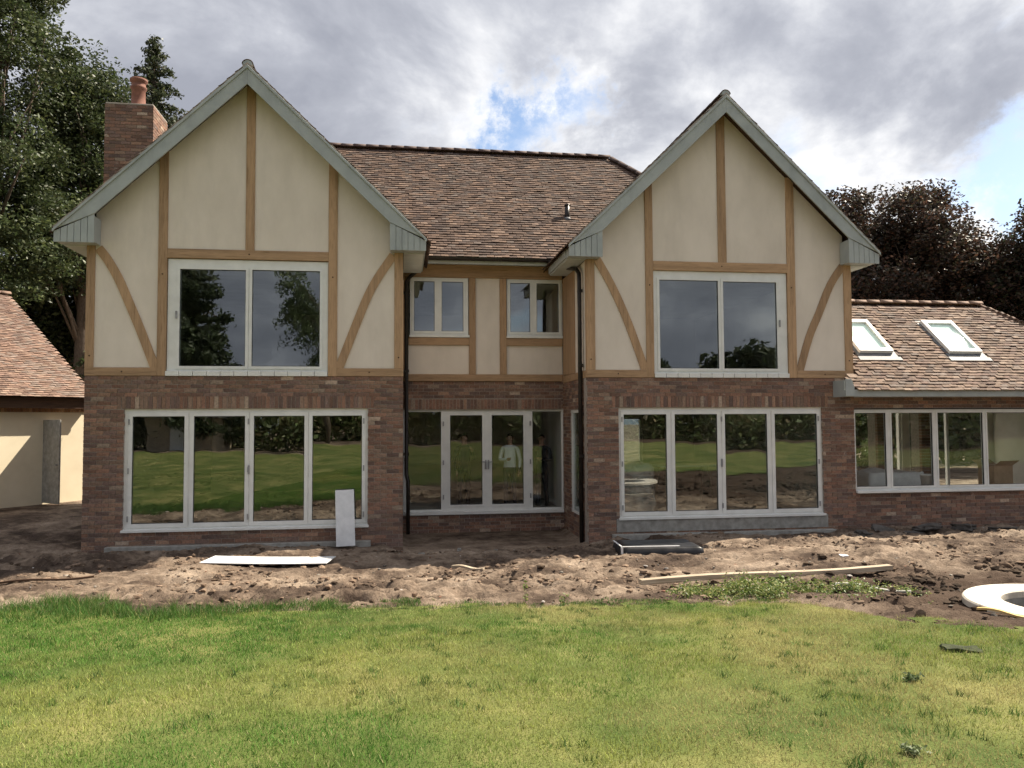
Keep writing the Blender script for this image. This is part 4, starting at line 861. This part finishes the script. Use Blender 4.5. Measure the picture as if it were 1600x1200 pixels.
tree('copper_beech', 'copper beech cut by the right edge of the picture', (33.6, 15.0, -.2), (33.6, 15, 11), [(33.6, 15, 8.0, 2.9, 2.6, 3.4), (32.0, 14.8, 6.0, 2.0, 2.2, 2.6)], 360, 140, .085, COPPER+DARK[:1], r0=.35)
tree('copper_beech', 'very dark low beech behind the single-storey wing roof', (28, 20.5, -.2), (28, 20.5, 8), [(27.5, 20.5, 4.6, 5.2, 2.6, 3.8), (33, 20.8, 5.0, 4.5, 2.5, 3.8), (23.5, 20.6, 4.2, 3.4, 2.4, 3.6)], 600, 110, .12, COPPER[:2]+DARK, r0=.3)
tree('shrub', 'leafy green shrub glimpsed through the wing windows', (21.9, 9.2, -.2), (21.9, 9.2, 2.2), [(21.9, 9.2, 1.5, 1.0, .9, 1.2)], 60, 70, .07, GREEN, 'shrub', r0=.05, rclump=.45, forks=14)
# garden behind the viewpoint: what the window glass mirrors
conifer('conifer_tree', 'tall dark conifer mirrored in the left upper window', (-7.4, -33, .3), 17, 4.2, 110, 560, .14, [(.035, .05, .024), (.05, .068, .03)], .05)
tree('birch_tree', 'birch with hanging twigs mirrored in the right pane of left upper window', (1.6, -31, .3), (1.4, -31, 13), [(.4, -31, 9.2, 2.2, 2.0, 2.6), (1.6, -31, 4.6, 1.8, 1.8, 1.6)], 90, 150, .08, [(.06, .085, .035), (.08, .105, .045)], r0=.16, droop=.9)
for x, y, h, rr, lb in ((20, -58, 7.0, 4.6, 'rounded dark tree mirrored low in the left pane of right upper window'), (29, -60, 7.6, 5.0, 'rounded dark tree mirrored in the middle of right upper window'), (38.5, -58, 8.8, 5.4, 'larger dark tree mirrored in the right pane of right upper window'), (48, -62, 9.5, 6, 'dark tree mirrored at the right edge of right upper window')):
    tree('garden_tree', lb, (x, y, .3), (x, y, h-1), [(x, y, h*.56, rr, 3.4, h*.44)], 190, 60, .36, DARK, group=None, rclump=1.3, r0=.25, forks=12)
def hedge(label, x0, x1, yh, n, lf, low, var, pal_):
    x = rng.uniform(x0, x1, n); y = yh+rng.normal(0, .8, n); hh = low+var*fbm(x, y*0, .3, 3); z = .1+hh*rng.random(n)**.7; c0 = (x0+x1)/2
    cols = np.array(pal_)[rng.integers(len(pal_), size=n)]*(.7+.9*rng.random(n))[:, None]
    h = empty('hedge', (c0, yh, 0), 0, label, 'hedge'); link('foliage', leaf_mesh('foliage', np.stack([x-c0, y-yh, z], 1), lf, cols), MT['leaf'], h, 'stuff')
hedge('long hedge across the garden mirrored in the folding doors', -34, 52, -36, 80000, .17, 2.2, 1.7, [(.11, .15, .055), (.085, .115, .042), (.15, .17, .07), (.17, .14, .08)])
hedge('dark hedge glimpsed through the wing windows', 15, 36, 13.5, 16000, .2, 2.2, 1.6, DARK+GREEN[:2])
sh = empty('garden_shed', (-6.6, -33.2, .3), R(10), 'small pale shed mirrored in the second pane of left folding doors', 'shed')
bx('wall', [(-1.8, 1.8, -1.2, 1.2, 0, 1.9)], MT['softwood'], sh); prism('roof', [(-2.0, 1.9), (2.0, 1.9), (2.0, 1.98), (0, 2.75), (-2.0, 1.98)], -1.35, 1.35, MT['concrete'], sh); bx('door', [(-.5, .4, 1.21, 1.25, .05, 1.8)], MT['white'], sh)
# ================================================================== THINGS ON THE GROUND
def gz1(x, y): return float(ground_z(np.array([x]), np.array([y]))[0])
def sheet(name, label, w, l, loc, rz, curl, thick, mat, cat, rot=(0, 0), n=10):
    u = np.linspace(-.5, .5, n); X, Y = np.meshgrid(u, u); Z = curl(X, Y); top = np.stack([X*w, Y*l, Z], -1).reshape(-1, 3); V = np.concatenate([top, top-[0, 0, thick]]); Fs = []
    m = n*n
    for j in range(n-1):
        for i in range(n-1):
            a = j*n+i; Fs += [(a, a+1, a+n+1, a+n), (m+a, m+a+n, m+a+n+1, m+a+1)]
    for i in range(n-1): Fs += [(i, m+i, m+i+1, i+1), ((n-1)*n+i, (n-1)*n+i+1, m+(n-1)*n+i+1, m+(n-1)*n+i), (i*n, (i+1)*n, m+(i+1)*n, m+i*n), (i*n+n-1, m+i*n+n-1, m+(i+1)*n+n-1, (i+1)*n+n-1)]
    o = link(name, np_mesh(name, V, np.array(Fs), smooth=False), mat); o.location = loc; o.rotation_euler = (rot[0], rot[1], rz); return tag(o, label, cat)
sheet('white_board', 'flat white sheet lying on the earth before the left doors', 1.95, .62, (3.5, -1.95, gz1(3.5, -1.95)+.085), R(-9), lambda x, y: .05*(x+.2)**2+.02*y, .012, MT['sheet'], 'board', (R(-2), R(1)))
b = sheet('white_board', 'narrow white board leaning on the left folding doors', .335, 1.02, (4.545, -.17, .17), R(2), lambda x, y: -.10*(y-.1)**2+.03*x*x, .010, MT['sheet'], 'board', (R(74), R(-2)))
def plank(name, label, p0, p1, w, t, mat, cat='plank', lift=0):
    a, c = Vector(p0), Vector(p1); L = (c-a).length; ns = 8
    hs = [gz1(a.x+(c.x-a.x)*i/20, a.y+(c.y-a.y)*i/20) for i in range(21)]; z = sum(sorted(hs)[-6:])/6+lift
    V, Fc = boxes_np([[(i-ns/2+.5)*L/ns, .004*math.sin(i*1.3), .006*math.sin(i*.9)] for i in range(ns)], [[L/ns/2, 0, 0]]*ns, [[0, w/2, 0]]*ns, [[0, 0, t/2]]*ns)
    me = bpy.data.meshes.new(name); V = []; Fs = []
    for i in range(ns+1):
        x = (i/ns-.5)*L; zz = .015*math.sin(i*.8)
        for q in ((-w/2, -t/2), (w/2, -t/2), (w/2, t/2), (-w/2, t/2)): V.append((x, q[0]+.006*math.sin(i*.6), q[1]+zz))
    for i in range(ns):
        for k in range(4): Fs.append((i*4+k, i*4+(k+1) % 4, i*4+4+(k+1) % 4, i*4+4+k))
    Fs += [(3, 2, 1, 0), (ns*4, ns*4+1, ns*4+2, ns*4+3)]
    me.from_pydata(V, [], Fs); me.update(); bm = bmesh.new(); bm.from_mesh(me); bmesh.ops.recalc_face_normals(bm, faces=bm.faces); bm.to_mesh(me); bm.free()
    o = link(name, me, mat); m = (a+c)/2; o.location = (m.x, m.y, z+t/2); o.rotation_euler = (0, R(.3), math.atan2(c.y-a.y, c.x-a.x)); return tag(o, label, cat)
plank('timber_plank', 'long pale timber plank lying across the earth by the lawn', (8.47, -5.32), (12.14, -4.83), .11, .06, MT['softwood'], lift=.015)
plank('timber_plank', 'short grey plank end lying among the weeds', (10.6, -6.1), (11.2, -6.62), .07, .03, MT['concrete'])
MT['yellowwood'] = mat_noise('fresh_yellow_timber', (.50, .33, .12), (.60, .42, .18), 6, .7, stretch=(.5, 6, 6))
plank('timber_offcut', 'small yellow timber offcut lying beside the stone ring', (11.12, -7.75), (11.42, -8.2), .05, .02, MT['yellowwood'], 'offcut')
plank('timber_batten', 'thin dark batten half buried in the earth left of the white sheet', (.2, -3.3), (1.3, -3.0), .045, .025, MT['darkwood'], 'batten')
plank('timber_offcut', 'short pale offcut lying on the earth below the french doors', (6.3, -3.0), (6.75, -3.25), .07, .03, MT['softwood'], 'offcut')
# stone ring
def stone_ring():
    g = empty('stone_ring', (12.22, -7.65, gz1(13.3, -7.65)-.02), 0, 'pale circular stone rim set in dark soil at the right edge', 'stone ring'); ns = 6
    for k in range(ns):
        a0, a1 = 2*math.pi*(k+.52)/ns+.004, 2*math.pi*(k+1.52)/ns-.004; m = 14; V = []; Fs = []
        for i in range(m+1):
            a = a0+(a1-a0)*i/m
            for r, z in ((.585, 0), (.585, .062), (.60, .075), (.925, .075), (.94, .06), (.94, 0)): V.append((r*math.cos(a), r*math.sin(a), z))
        for i in range(m):
            for q in range(6): Fs.append((i*6+q, i*6+(q+1) % 6, i*6+6+(q+1) % 6, i*6+6+q))
        Fs += [tuple(range(6)), tuple(m*6+5-q for q in range(6))]
        me = bpy.data.meshes.new('stone'); me.from_pydata(V, [], Fs); me.update(); bm = bmesh.new(); bm.from_mesh(me); bmesh.ops.recalc_face_normals(bm, faces=bm.faces); bm.to_mesh(me); bm.free(); link('stone', me, MT['stone'], g)
    lathe('lining', [(.59, .0), (.60, -.5), (.64, -.5), (.64, .0)], MT['concrete'], g, 40)
stone_ring()
# black crate in front of the right doors
cr = empty('covered_stack', (9.85, -1.85, gz1(9.85, -1.85)-.03), R(-4), 'low stack under black polythene with white edge strips before the right folding doors', 'stack')
bx('stack', [(-.60, .60, -.4, .4, 0, .17)], MT['black'], cr, .015)
n_ = 30; u = np.linspace(-1, 1, n_); X, Y = np.meshgrid(u, u); ex = np.maximum(np.abs(X)/.84, np.abs(Y)/.78)
Z = .185+.02*(fbm(X*4+3, Y*4+8, 1, 3)-.5)-np.clip(ex-1, 0, 1)*.95+.035*np.clip(ex-1, 0, .2)*5*(fbm(X*12+5, Y*12, 1, 2)-.5); Z = np.maximum(Z, -.02)
kx = np.minimum(1, .84/np.maximum(np.abs(X), 1e-3)*1.05); ky = np.minimum(1, .78/np.maximum(np.abs(Y), 1e-3)*1.06); a_ = np.arange(n_-1); I_, J_ = np.meshgrid(a_, a_); i0 = (J_*n_+I_).ravel()
link('polythene', np_mesh('polythene', np.stack([X*kx*.76, Y*ky*.56, Z], -1).reshape(-1, 3), np.stack([i0, i0+1, i0+n_+1, i0+n_], 1), smooth=True), MT['black'], cr)
bx('edge_strip', [(-.70, .25, -.49, -.46, .20, .215)], MT['sheet'], cr, .003); bx('edge_strip', [(-.72, -.695, -.46, .2, .2, .215)], MT['sheet'], cr, .003); bx('edge_strip', [(-.725, -.69, -.50, -.47, -.02, .198)], MT['sheet'], cr, .003)
# rubble, scraps, sods
MT['darkstone'] = mat_noise('dark_slab', (.05, .045, .042), (.12, .11, .10), 9, .9, bump=.5)
def slab(name, label, x, y, sx, sy, sz, rz, tilt, mat, cat, group=None):
    me = bpy.data.meshes.new(name); bm = bmesh.new(); bmesh.ops.create_cube(bm, size=1)
    bmesh.ops.subdivide_edges(bm, edges=bm.edges, cuts=2, use_grid_fill=True)
    for v in bm.verts: v.co = Vector((v.co.x*sx*(1+random.gauss(0, .10)), v.co.y*sy*(1+random.gauss(0, .10)), v.co.z*sz*(1+random.gauss(0, .18))))
    bm.to_mesh(me); bm.free(); o = link(name, me, mat); o.location = (x, y, gz1(x, y)+sz*.4); o.rotation_euler = (tilt, tilt*.6, rz); return tag(o, label, cat, group)
for i, (x, y, sx, sy, sz) in enumerate(((14.95, -.45, .42, .3, .10), (15.35, -.75, .3, .24, .08), (15.75, -.6, .5, .3, .09), (16.6, -.5, .36, .26, .12), (17.3, -.7, .45, .25, .08), (14.4, -.62, .26, .2, .07))):
    slab('rubble_slab', 'dark broken slab on the earth below the single-storey wing', x, y, sx, sy, sz, random.random()*3, R(random.gauss(0, 9)), MT['darkstone'], 'rubble', 'dark slabs below the single-storey wing')
for x, y, sx, lb in ((13.98, -3.79, .18, 'largest white scrap on the sunlit earth right of the plank'), (14.22, -3.70, .13, 'smaller white scrap right beside the largest one on the earth'), (13.1, -3.1, .10, 'small white scrap on the earth behind the plank end'), (12.2, -3.6, .12, 'pale scrap on the earth before the right folding doors')):
    slab('plaster_scrap', lb, x, y, sx, sx*.7, .025, random.random()*3, R(5), MT['sheet'], 'scrap', 'pale scraps on the earth')
for x, y, lb in ((6.6, -.35, 'pale brick fragment before the left french door leaf'), (7.3, -.1, 'pale brick fragment nearest the french doors'), (5.9, -1.0, 'pale brick fragment near the foot of left downpipe'), (8.1, -.9, 'pale brick fragment left of the black polythene stack')):
    slab('brick_fragment', lb, x, y, .09, .06, .05, random.random()*3, R(8), MT['concrete'], 'fragment', 'fragments in the shade before the house')
def weed(name, label, x, y, h, n, leaf, palette, cat='weed', group=None, spread=.5):
    z = max(gz1(x, y), float(lawn_z(np.array([x]), np.array([y]))[0]) if lawn_d(np.array([x]), np.array([y]))[0] > 0 else -9)
    T = empty(name, (x, y, z), 0, label, cat, group); V = []; Fs = []; P = []
    for i in range(n):
        a = random.random()*6.28; l = h*random.uniform(.5, 1.1); dx, dy = math.cos(a)*spread*l*random.random(), math.sin(a)*spread*l*random.random()
        v, f = tube_data([(0, 0, -.02), (dx*.4, dy*.4, l*.6), (dx, dy, l)], [.003, .0025, .001], 4); o = len(V); V.extend(v); Fs.extend([tuple(q+o for q in k) for k in f])
        m = int(9+6*random.random()); t = rng.random(m)**.7; P.append(np.stack([dx*t, dy*t, l*t], 1)+rng.normal(0, leaf*.8, (m, 3)))
    me = bpy.data.meshes.new('stem'); me.from_pydata(V, [], Fs); me.update(); link('stem', me, MT['leaf'], T); a = me.attributes.new('Col', 'FLOAT_COLOR', 'FACE'); a.data.foreach_set('color', np.tile([.09, .12, .04, 1], len(me.polygons)).astype(np.float32))
    P = np.concatenate(P); c = np.array(palette)[rng.integers(len(palette), size=len(P))]*(.7+.6*rng.random(len(P)))[:, None]
    link('foliage', leaf_mesh('foliage', P, leaf, c), MT['leaf'], T, 'stuff'); return T
WEED = [(.13, .19, .045), (.19, .24, .065), (.10, .15, .04), (.34, .34, .13)]
weed('weed', 'single tall thin weed standing at the lawn edge before the french doors', 6.92, -6.0, .34, 2, .022, WEED, spread=.15)
weed('weed', 'small weed at the lawn edge left of the long plank', 7.35, -6.05, .16, 4, .02, WEED)
weed('weed', 'low grey-green rosette weed alone on the right of the lawn', 8.92, -9.9, .035, 14, .016, [(.09, .13, .055), (.13, .17, .075)], spread=2.4)
weed('weed', 'pale weed cut by the bottom edge of the picture at right', 8.08, -11.12, .035, 14, .014, [(.15, .19, .09)], spread=2.2)
slab('turf_sod', 'dark overturned sod of turf on the right of the lawn', 9.82, -9.21, .26, .12, .05, R(-20), R(3), mat_noise('dark_sod', (.02, .025, .012), (.05, .06, .025), 20, .95, bump=.8), 'sod')
n = 1500; px = rng.normal(10.0, .65, n); py = -6.05-.28*(px-9.6)+rng.normal(0, .22, n)
ok = (px > 8.6) & (px < 11.4) & (fbm(px, py, 3.2, 3) > .5); px, py = px[ok], py[ok]; P = np.repeat(np.stack([px, py, ground_z(px, py)], 1), 9, 0); hh = np.repeat(.04+.20*rng.random(len(px))*np.clip(1.3-np.abs(px-9.95), .3, 1), 9)
P[:, 2] += hh*rng.random(len(P)); P[:, :2] += rng.normal(0, .035, (len(P), 2))
cc = np.array(WEED)[rng.integers(4, size=len(P))]*(.7+.6*rng.random(len(P)))[:, None]
tag(link('weed_patch', leaf_mesh('weed_patch', P, .017, cc), MT['leaf']), 'bright green weeds growing between plank and lawn', None, None, 'stuff')

# ================================================================== THINGS INDOORS, STAND-INS FOR MIRRORED PEOPLE
def bundle():  # invented bundle standing in for a blurred patch
    me = bpy.data.meshes.new('bundle_standin'); bm = bmesh.new(); bmesh.ops.create_cube(bm, size=2); bmesh.ops.subdivide_edges(bm, edges=bm.edges, cuts=9, use_grid_fill=True)
    for v in bm.verts:
        c = v.co.copy(); q = c.normalized()*1.28; c = c.lerp(q, .45); a = np.array([c.x*1.7+c.z*.9+4]); b = np.array([c.y*1.7+c.z*1.6+9])
        k = 1+.22*(float(fbm(a, b, 1.2, 4)[0])-.5)*(1.2 if c.z > -.7 else .2); v.co = Vector((c.x*.42*k, c.y*.3*k, (max(c.z, -1.0)*.5+.5)*k))
    bm.to_mesh(me); bm.free(); me.polygons.foreach_set('use_smooth', [True]*len(me.polygons))
    o = link('bundle_standin', me, mat_noise('pinkish_wrap', (.40, .32, .30), (.70, .64, .62), 4, .3, detail=8, bump=.6, bscale=9)); o.location = (10.2, .82, -.03); o.rotation_euler = (0, 0, R(8))
    tag(o, 'pale wrapped bundle standing in for a blurred patch behind the leftmost pane of right folding doors', 'bundle')
bundle()
wb = empty('workbench', (12.1, 2.9, -.03), R(6), 'trestle workbench inside the right wing behind the folding doors', 'workbench')
bx('top', [(-.7, .7, -.35, .35, .86, .90)], MT['white'], wb, .005)
for sx in (-.6, .6):
    for sy in (-.28, .28): tube('leg', [(sx, sy, .0), (sx*.9, sy*.6, .86)], .025, MT['softwood'], wb, 6)
    bx('brace', [(sx*.95-.015, sx*.95+.015, -.22, .22, .3, .34)], MT['softwood'], wb)
tb = empty('table', (16.25, 1.5, -.04), 0, 'table under a white dust sheet inside the single-storey wing', 'table')
for sx in (-.5, .5):
    for sy in (-.35, .35): bx('leg', [(sx-.03, sx+.03, sy-.03, sy+.03, 0, .72)], MT['softwood'], tb)
u = np.linspace(-1, 1, 25); X, Y = np.meshgrid(u, u); rr = np.maximum(np.abs(X)/.75, np.abs(Y)/.75)
Z = np.where(rr < 1, .75+.10*np.exp(-((X+.3)**2+Y**2)*6)+.03*fbm(X*3+5, Y*3+5, 1, 3), .75-(rr-1)*1.1+.05*fbm(X*9+5, Y*9+5, 1, 2)); k = np.minimum(1, .75/np.maximum(np.maximum(np.abs(X), np.abs(Y)), 1e-3)*1.03)
V = np.stack([X*k*.85, Y*k*.6, Z], -1).reshape(-1, 3); a = np.arange(24); I, J = np.meshgrid(a, a); i0 = (J*25+I).ravel()
link('dust_sheet', np_mesh('dust_sheet', V, np.stack([i0, i0+1, i0+26, i0+25], 1), smooth=True), MT['sheet'], tb)
bk = lathe('bucket', [(0, 0), (.11, 0), (.135, .27), (.145, .27), (.145, .29), (.13, .29), (.105, .02)], MT['sheet'], None, 20); bk.location = (16.52, .42, .445); tag(bk, 'white plastic bucket on the window board inside the wing', 'bucket')
bx('window_board', [(EX0+.02, 20.9, EY+.11, EY+.42, .40, .44)], MT['white'], H)
cb = empty('cardboard_box', (18.55, .95, .45), R(12), 'brown cardboard box near the right edge inside the wing', 'box')
bx('carton', [(-.28, .28, -.2, .2, 0, .42)], MT['card'], cb, .004)
for s in (-1, 1):
    o = bx('flap', [(-.28, .28, -.0, .19, 0, .006)], MT['card'], cb); o.location = (0, s*.2, .422); o.rotation_euler = (R(35), 0, 0 if s > 0 else math.pi)
st = empty('packing_stand', (18.55, .95, -.04), R(12), 'low trestle carrying the cardboard box inside the wing', 'trestle')
bx('top', [(-.4, .4, -.25, .25, .455, .485)], MT['softwood'], st)
for sx in (-.34, .34):
    for sy in (-.2, .2): bx('leg', [(sx-.025, sx+.025, sy-.025, sy+.025, 0, .454)], MT['softwood'], st)

def cloth_mat(name, top, leg, skin, z1, z2):
    m, t, p, out = new_mat(name); L = t.links.new; tc = N(t, 'ShaderNodeTexCoord'); s = N(t, 'ShaderNodeSeparateXYZ'); L(tc.outputs['Object'], s.inputs[0])
    mr = N(t, 'ShaderNodeMath', operation='DIVIDE', inp={1: 2.0}); L(s.outputs[2], mr.inputs[0])
    r = ramp(t, [(0, (.03, .025, .02)), (.035, leg), (z1/2, top), (z2/2, skin)], 'CONSTANT'); L(mr.outputs[0], r.inputs[0]); L(r.outputs[0], p.inputs['Base Color']); p.inputs['Roughness'].default_value = .85; return m
SKIN = (.42, .25, .18); MT['skin'] = mat_noise('skin', (.40, .24, .17), (.46, .28, .20), 10, .6); MT['hair'] = mat_noise('hair', (.02, .014, .01), (.05, .035, .025), 20, .6, stretch=(6, 6, 1))
def person(label, loc, rz, top, leg, hgt, pose):  # figures added indoors to replace people mirrored in the door glass
    s = hgt/1.75; T = empty('person', loc, rz, label, 'person')
    V = []; E_ = []; Rd = []
    def v(p, r, link_to=None):
        V.append(tuple(s*c for c in p)); Rd.append(tuple(s*q for q in (r if isinstance(r, tuple) else (r, r)))); i = len(V)-1
        if link_to is not None: E_.append((link_to, i))
        return i
    pel = v((0, 0, .95), (.155, .11)); sp = v((0, 0, 1.12), (.14, .10), pel); chv = v((0, 0, 1.32), (.165, .11), sp); up = v((0, 0, 1.45), (.10, .08), chv)
    nk = v((0, -.01, 1.53), .055, up); hd = v((0, -.02, 1.60), (.07, .085), nk); h2 = v((0, -.02, 1.68), (.075, .095), hd); v((0, -.01, 1.735), (.05, .06), h2)
    wr = []
    for sd, (el, ha) in zip((-1, 1), pose['arms']):
        sh = v((sd*.185, 0, 1.42), .06, up); e = v((sd*el[0], el[1], el[2]), .045, sh); w_ = v((sd*ha[0], ha[1], ha[2]), .032, e); wr.append((V[e], V[w_]))
    for sd, (kn, an) in zip((-1, 1), pose['legs']):
        hp = v((sd*.09, 0, .86), .095, pel); k = v((sd*kn[0], kn[1], .50), .065, hp); a = v((sd*an[0], an[1], .09), .045, k); v((sd*an[0], an[1]-.15, .035), (.045, .03), a)
    me = bpy.data.meshes.new('body'); me.from_pydata(V, E_, []); me.update(); o = link('body', me, cloth_mat('clothes', top, leg, SKIN, .97*s, 1.50*s), T)
    md = o.modifiers.new('skin', 'SKIN'); md.use_smooth_shade = True
    for i, sv in enumerate(me.skin_vertices[0].data): sv.radius = Rd[i]; sv.use_root = (i == 0)
    o.modifiers.new('sub', 'SUBSURF').levels = 2; o.modifiers['sub'].render_levels = 2
    for (e, w_) in wr:      # palm and five fingers
        e, w_ = Vector(e), Vector(w_); d = (w_-e).normalized(); sdv = d.orthogonal().normalized(); nn = d.cross(sdv); Vh = []; Fh = []
        def ad(path, rd):
            a, f = tube_data(path, rd, 6); q = len(Vh); Vh.extend(a); Fh.extend([tuple(i+q for i in k) for k in f])
        ad([w_, w_+d*.04*s, w_+d*.09*s], [.03*s, .038*s, .034*s])
        for k, ln in enumerate((.065, .078, .072, .055)):
            b = w_+d*.08*s+sdv*(k-1.5)*.018*s; ad([b, b+d*ln*.5*s+nn*.008*s, b+d*ln*.9*s+nn*.03*s], [.009*s, .0085*s, .006*s])
        b = w_+d*.03*s-sdv*.032*s; ad([b, b-sdv*.022*s+d*.025*s, b-sdv*.028*s+d*.055*s], [.011*s, .01*s, .007*s])
        mh = bpy.data.meshes.new('hand'); mh.from_pydata(Vh, [], Fh); mh.update(); link('hand', mh, MT['skin'], T)
    hr = bpy.data.meshes.new('hair'); bm = bmesh.new(); bmesh.ops.create_uvsphere(bm, u_segments=16, v_segments=10, radius=1)
    bmesh.ops.delete(bm, geom=[q for q in bm.verts if q.co.z < -.1 and q.co.y < .1 or q.co.z < -.55 or (q.co.y < -.55 and q.co.z < .35)], context='VERTS')
    for q in bm.verts: q.co = Vector((q.co.x*.085, q.co.y*.105, q.co.z*.095))*s*(1+random.gauss(0, .015))+Vector((0, -.012, 1.685))*s
    bm.to_mesh(hr); bm.free(); link('hair', hr, MT['hair'], T)
    nose, f = tube_data([Vector((0, -.10, 1.67))*s, Vector((0, -.125, 1.64))*s], [.008*s, .014*s], 6); eyes = [(nose, f)]
    mf = bpy.data.meshes.new('nose'); mf.from_pydata(nose, [], f); mf.update(); link('nose', mf, MT['skin'], T)
    for sd in (-1, 1):
        a, f = tube_data([Vector((sd*.03, -.095, 1.675))*s, Vector((sd*.03, -.108, 1.675))*s], [.01*s, .008*s], 6); mf = bpy.data.meshes.new('eye'); mf.from_pydata(a, [], f); mf.update(); link('eye', mf, MT['black'], T)
        a, f = tube_data([Vector((sd*.078, -.01, 1.69))*s, Vector((sd*.09, .0, 1.66))*s, Vector((sd*.08, -.005, 1.63))*s], [.012*s, .016*s, .01*s], 6); mf = bpy.data.meshes.new('ear'); mf.from_pydata(a, [], f); mf.update(); link('ear', mf, MT['skin'], T)
    return T
relaxed = ((.25, .03, 1.14), (.24, -.08, .90)); fold = ((.25, -.03, 1.15), (.04, -.20, 1.17)); phone = ((.24, -.08, 1.16), (.10, -.26, 1.36))
stand = [((.10, -.01), (.11, .02)), ((.10, .0), (.12, .04))]
person('dark clothed stand-in for a mirrored person behind the left glass door leaf', (6.98, 3.25, -.075), R(20), (.018, .018, .024), (.02, .02, .026), 1.66, dict(arms=[relaxed, phone], legs=stand))
person('white shirted stand-in for a mirrored person behind the right glass door leaf', (8.03, 3.15, -.075), R(-15), (.80, .82, .86), (.05, .05, .06), 1.66, dict(arms=[fold, relaxed], legs=stand))
person('dark jacketed stand-in for a mirrored person behind the side glass right of the doors', (8.80, 3.3, -.075), R(-25), (.02, .022, .026), (.03, .03, .035), 1.64, dict(arms=[relaxed, fold], legs=stand))
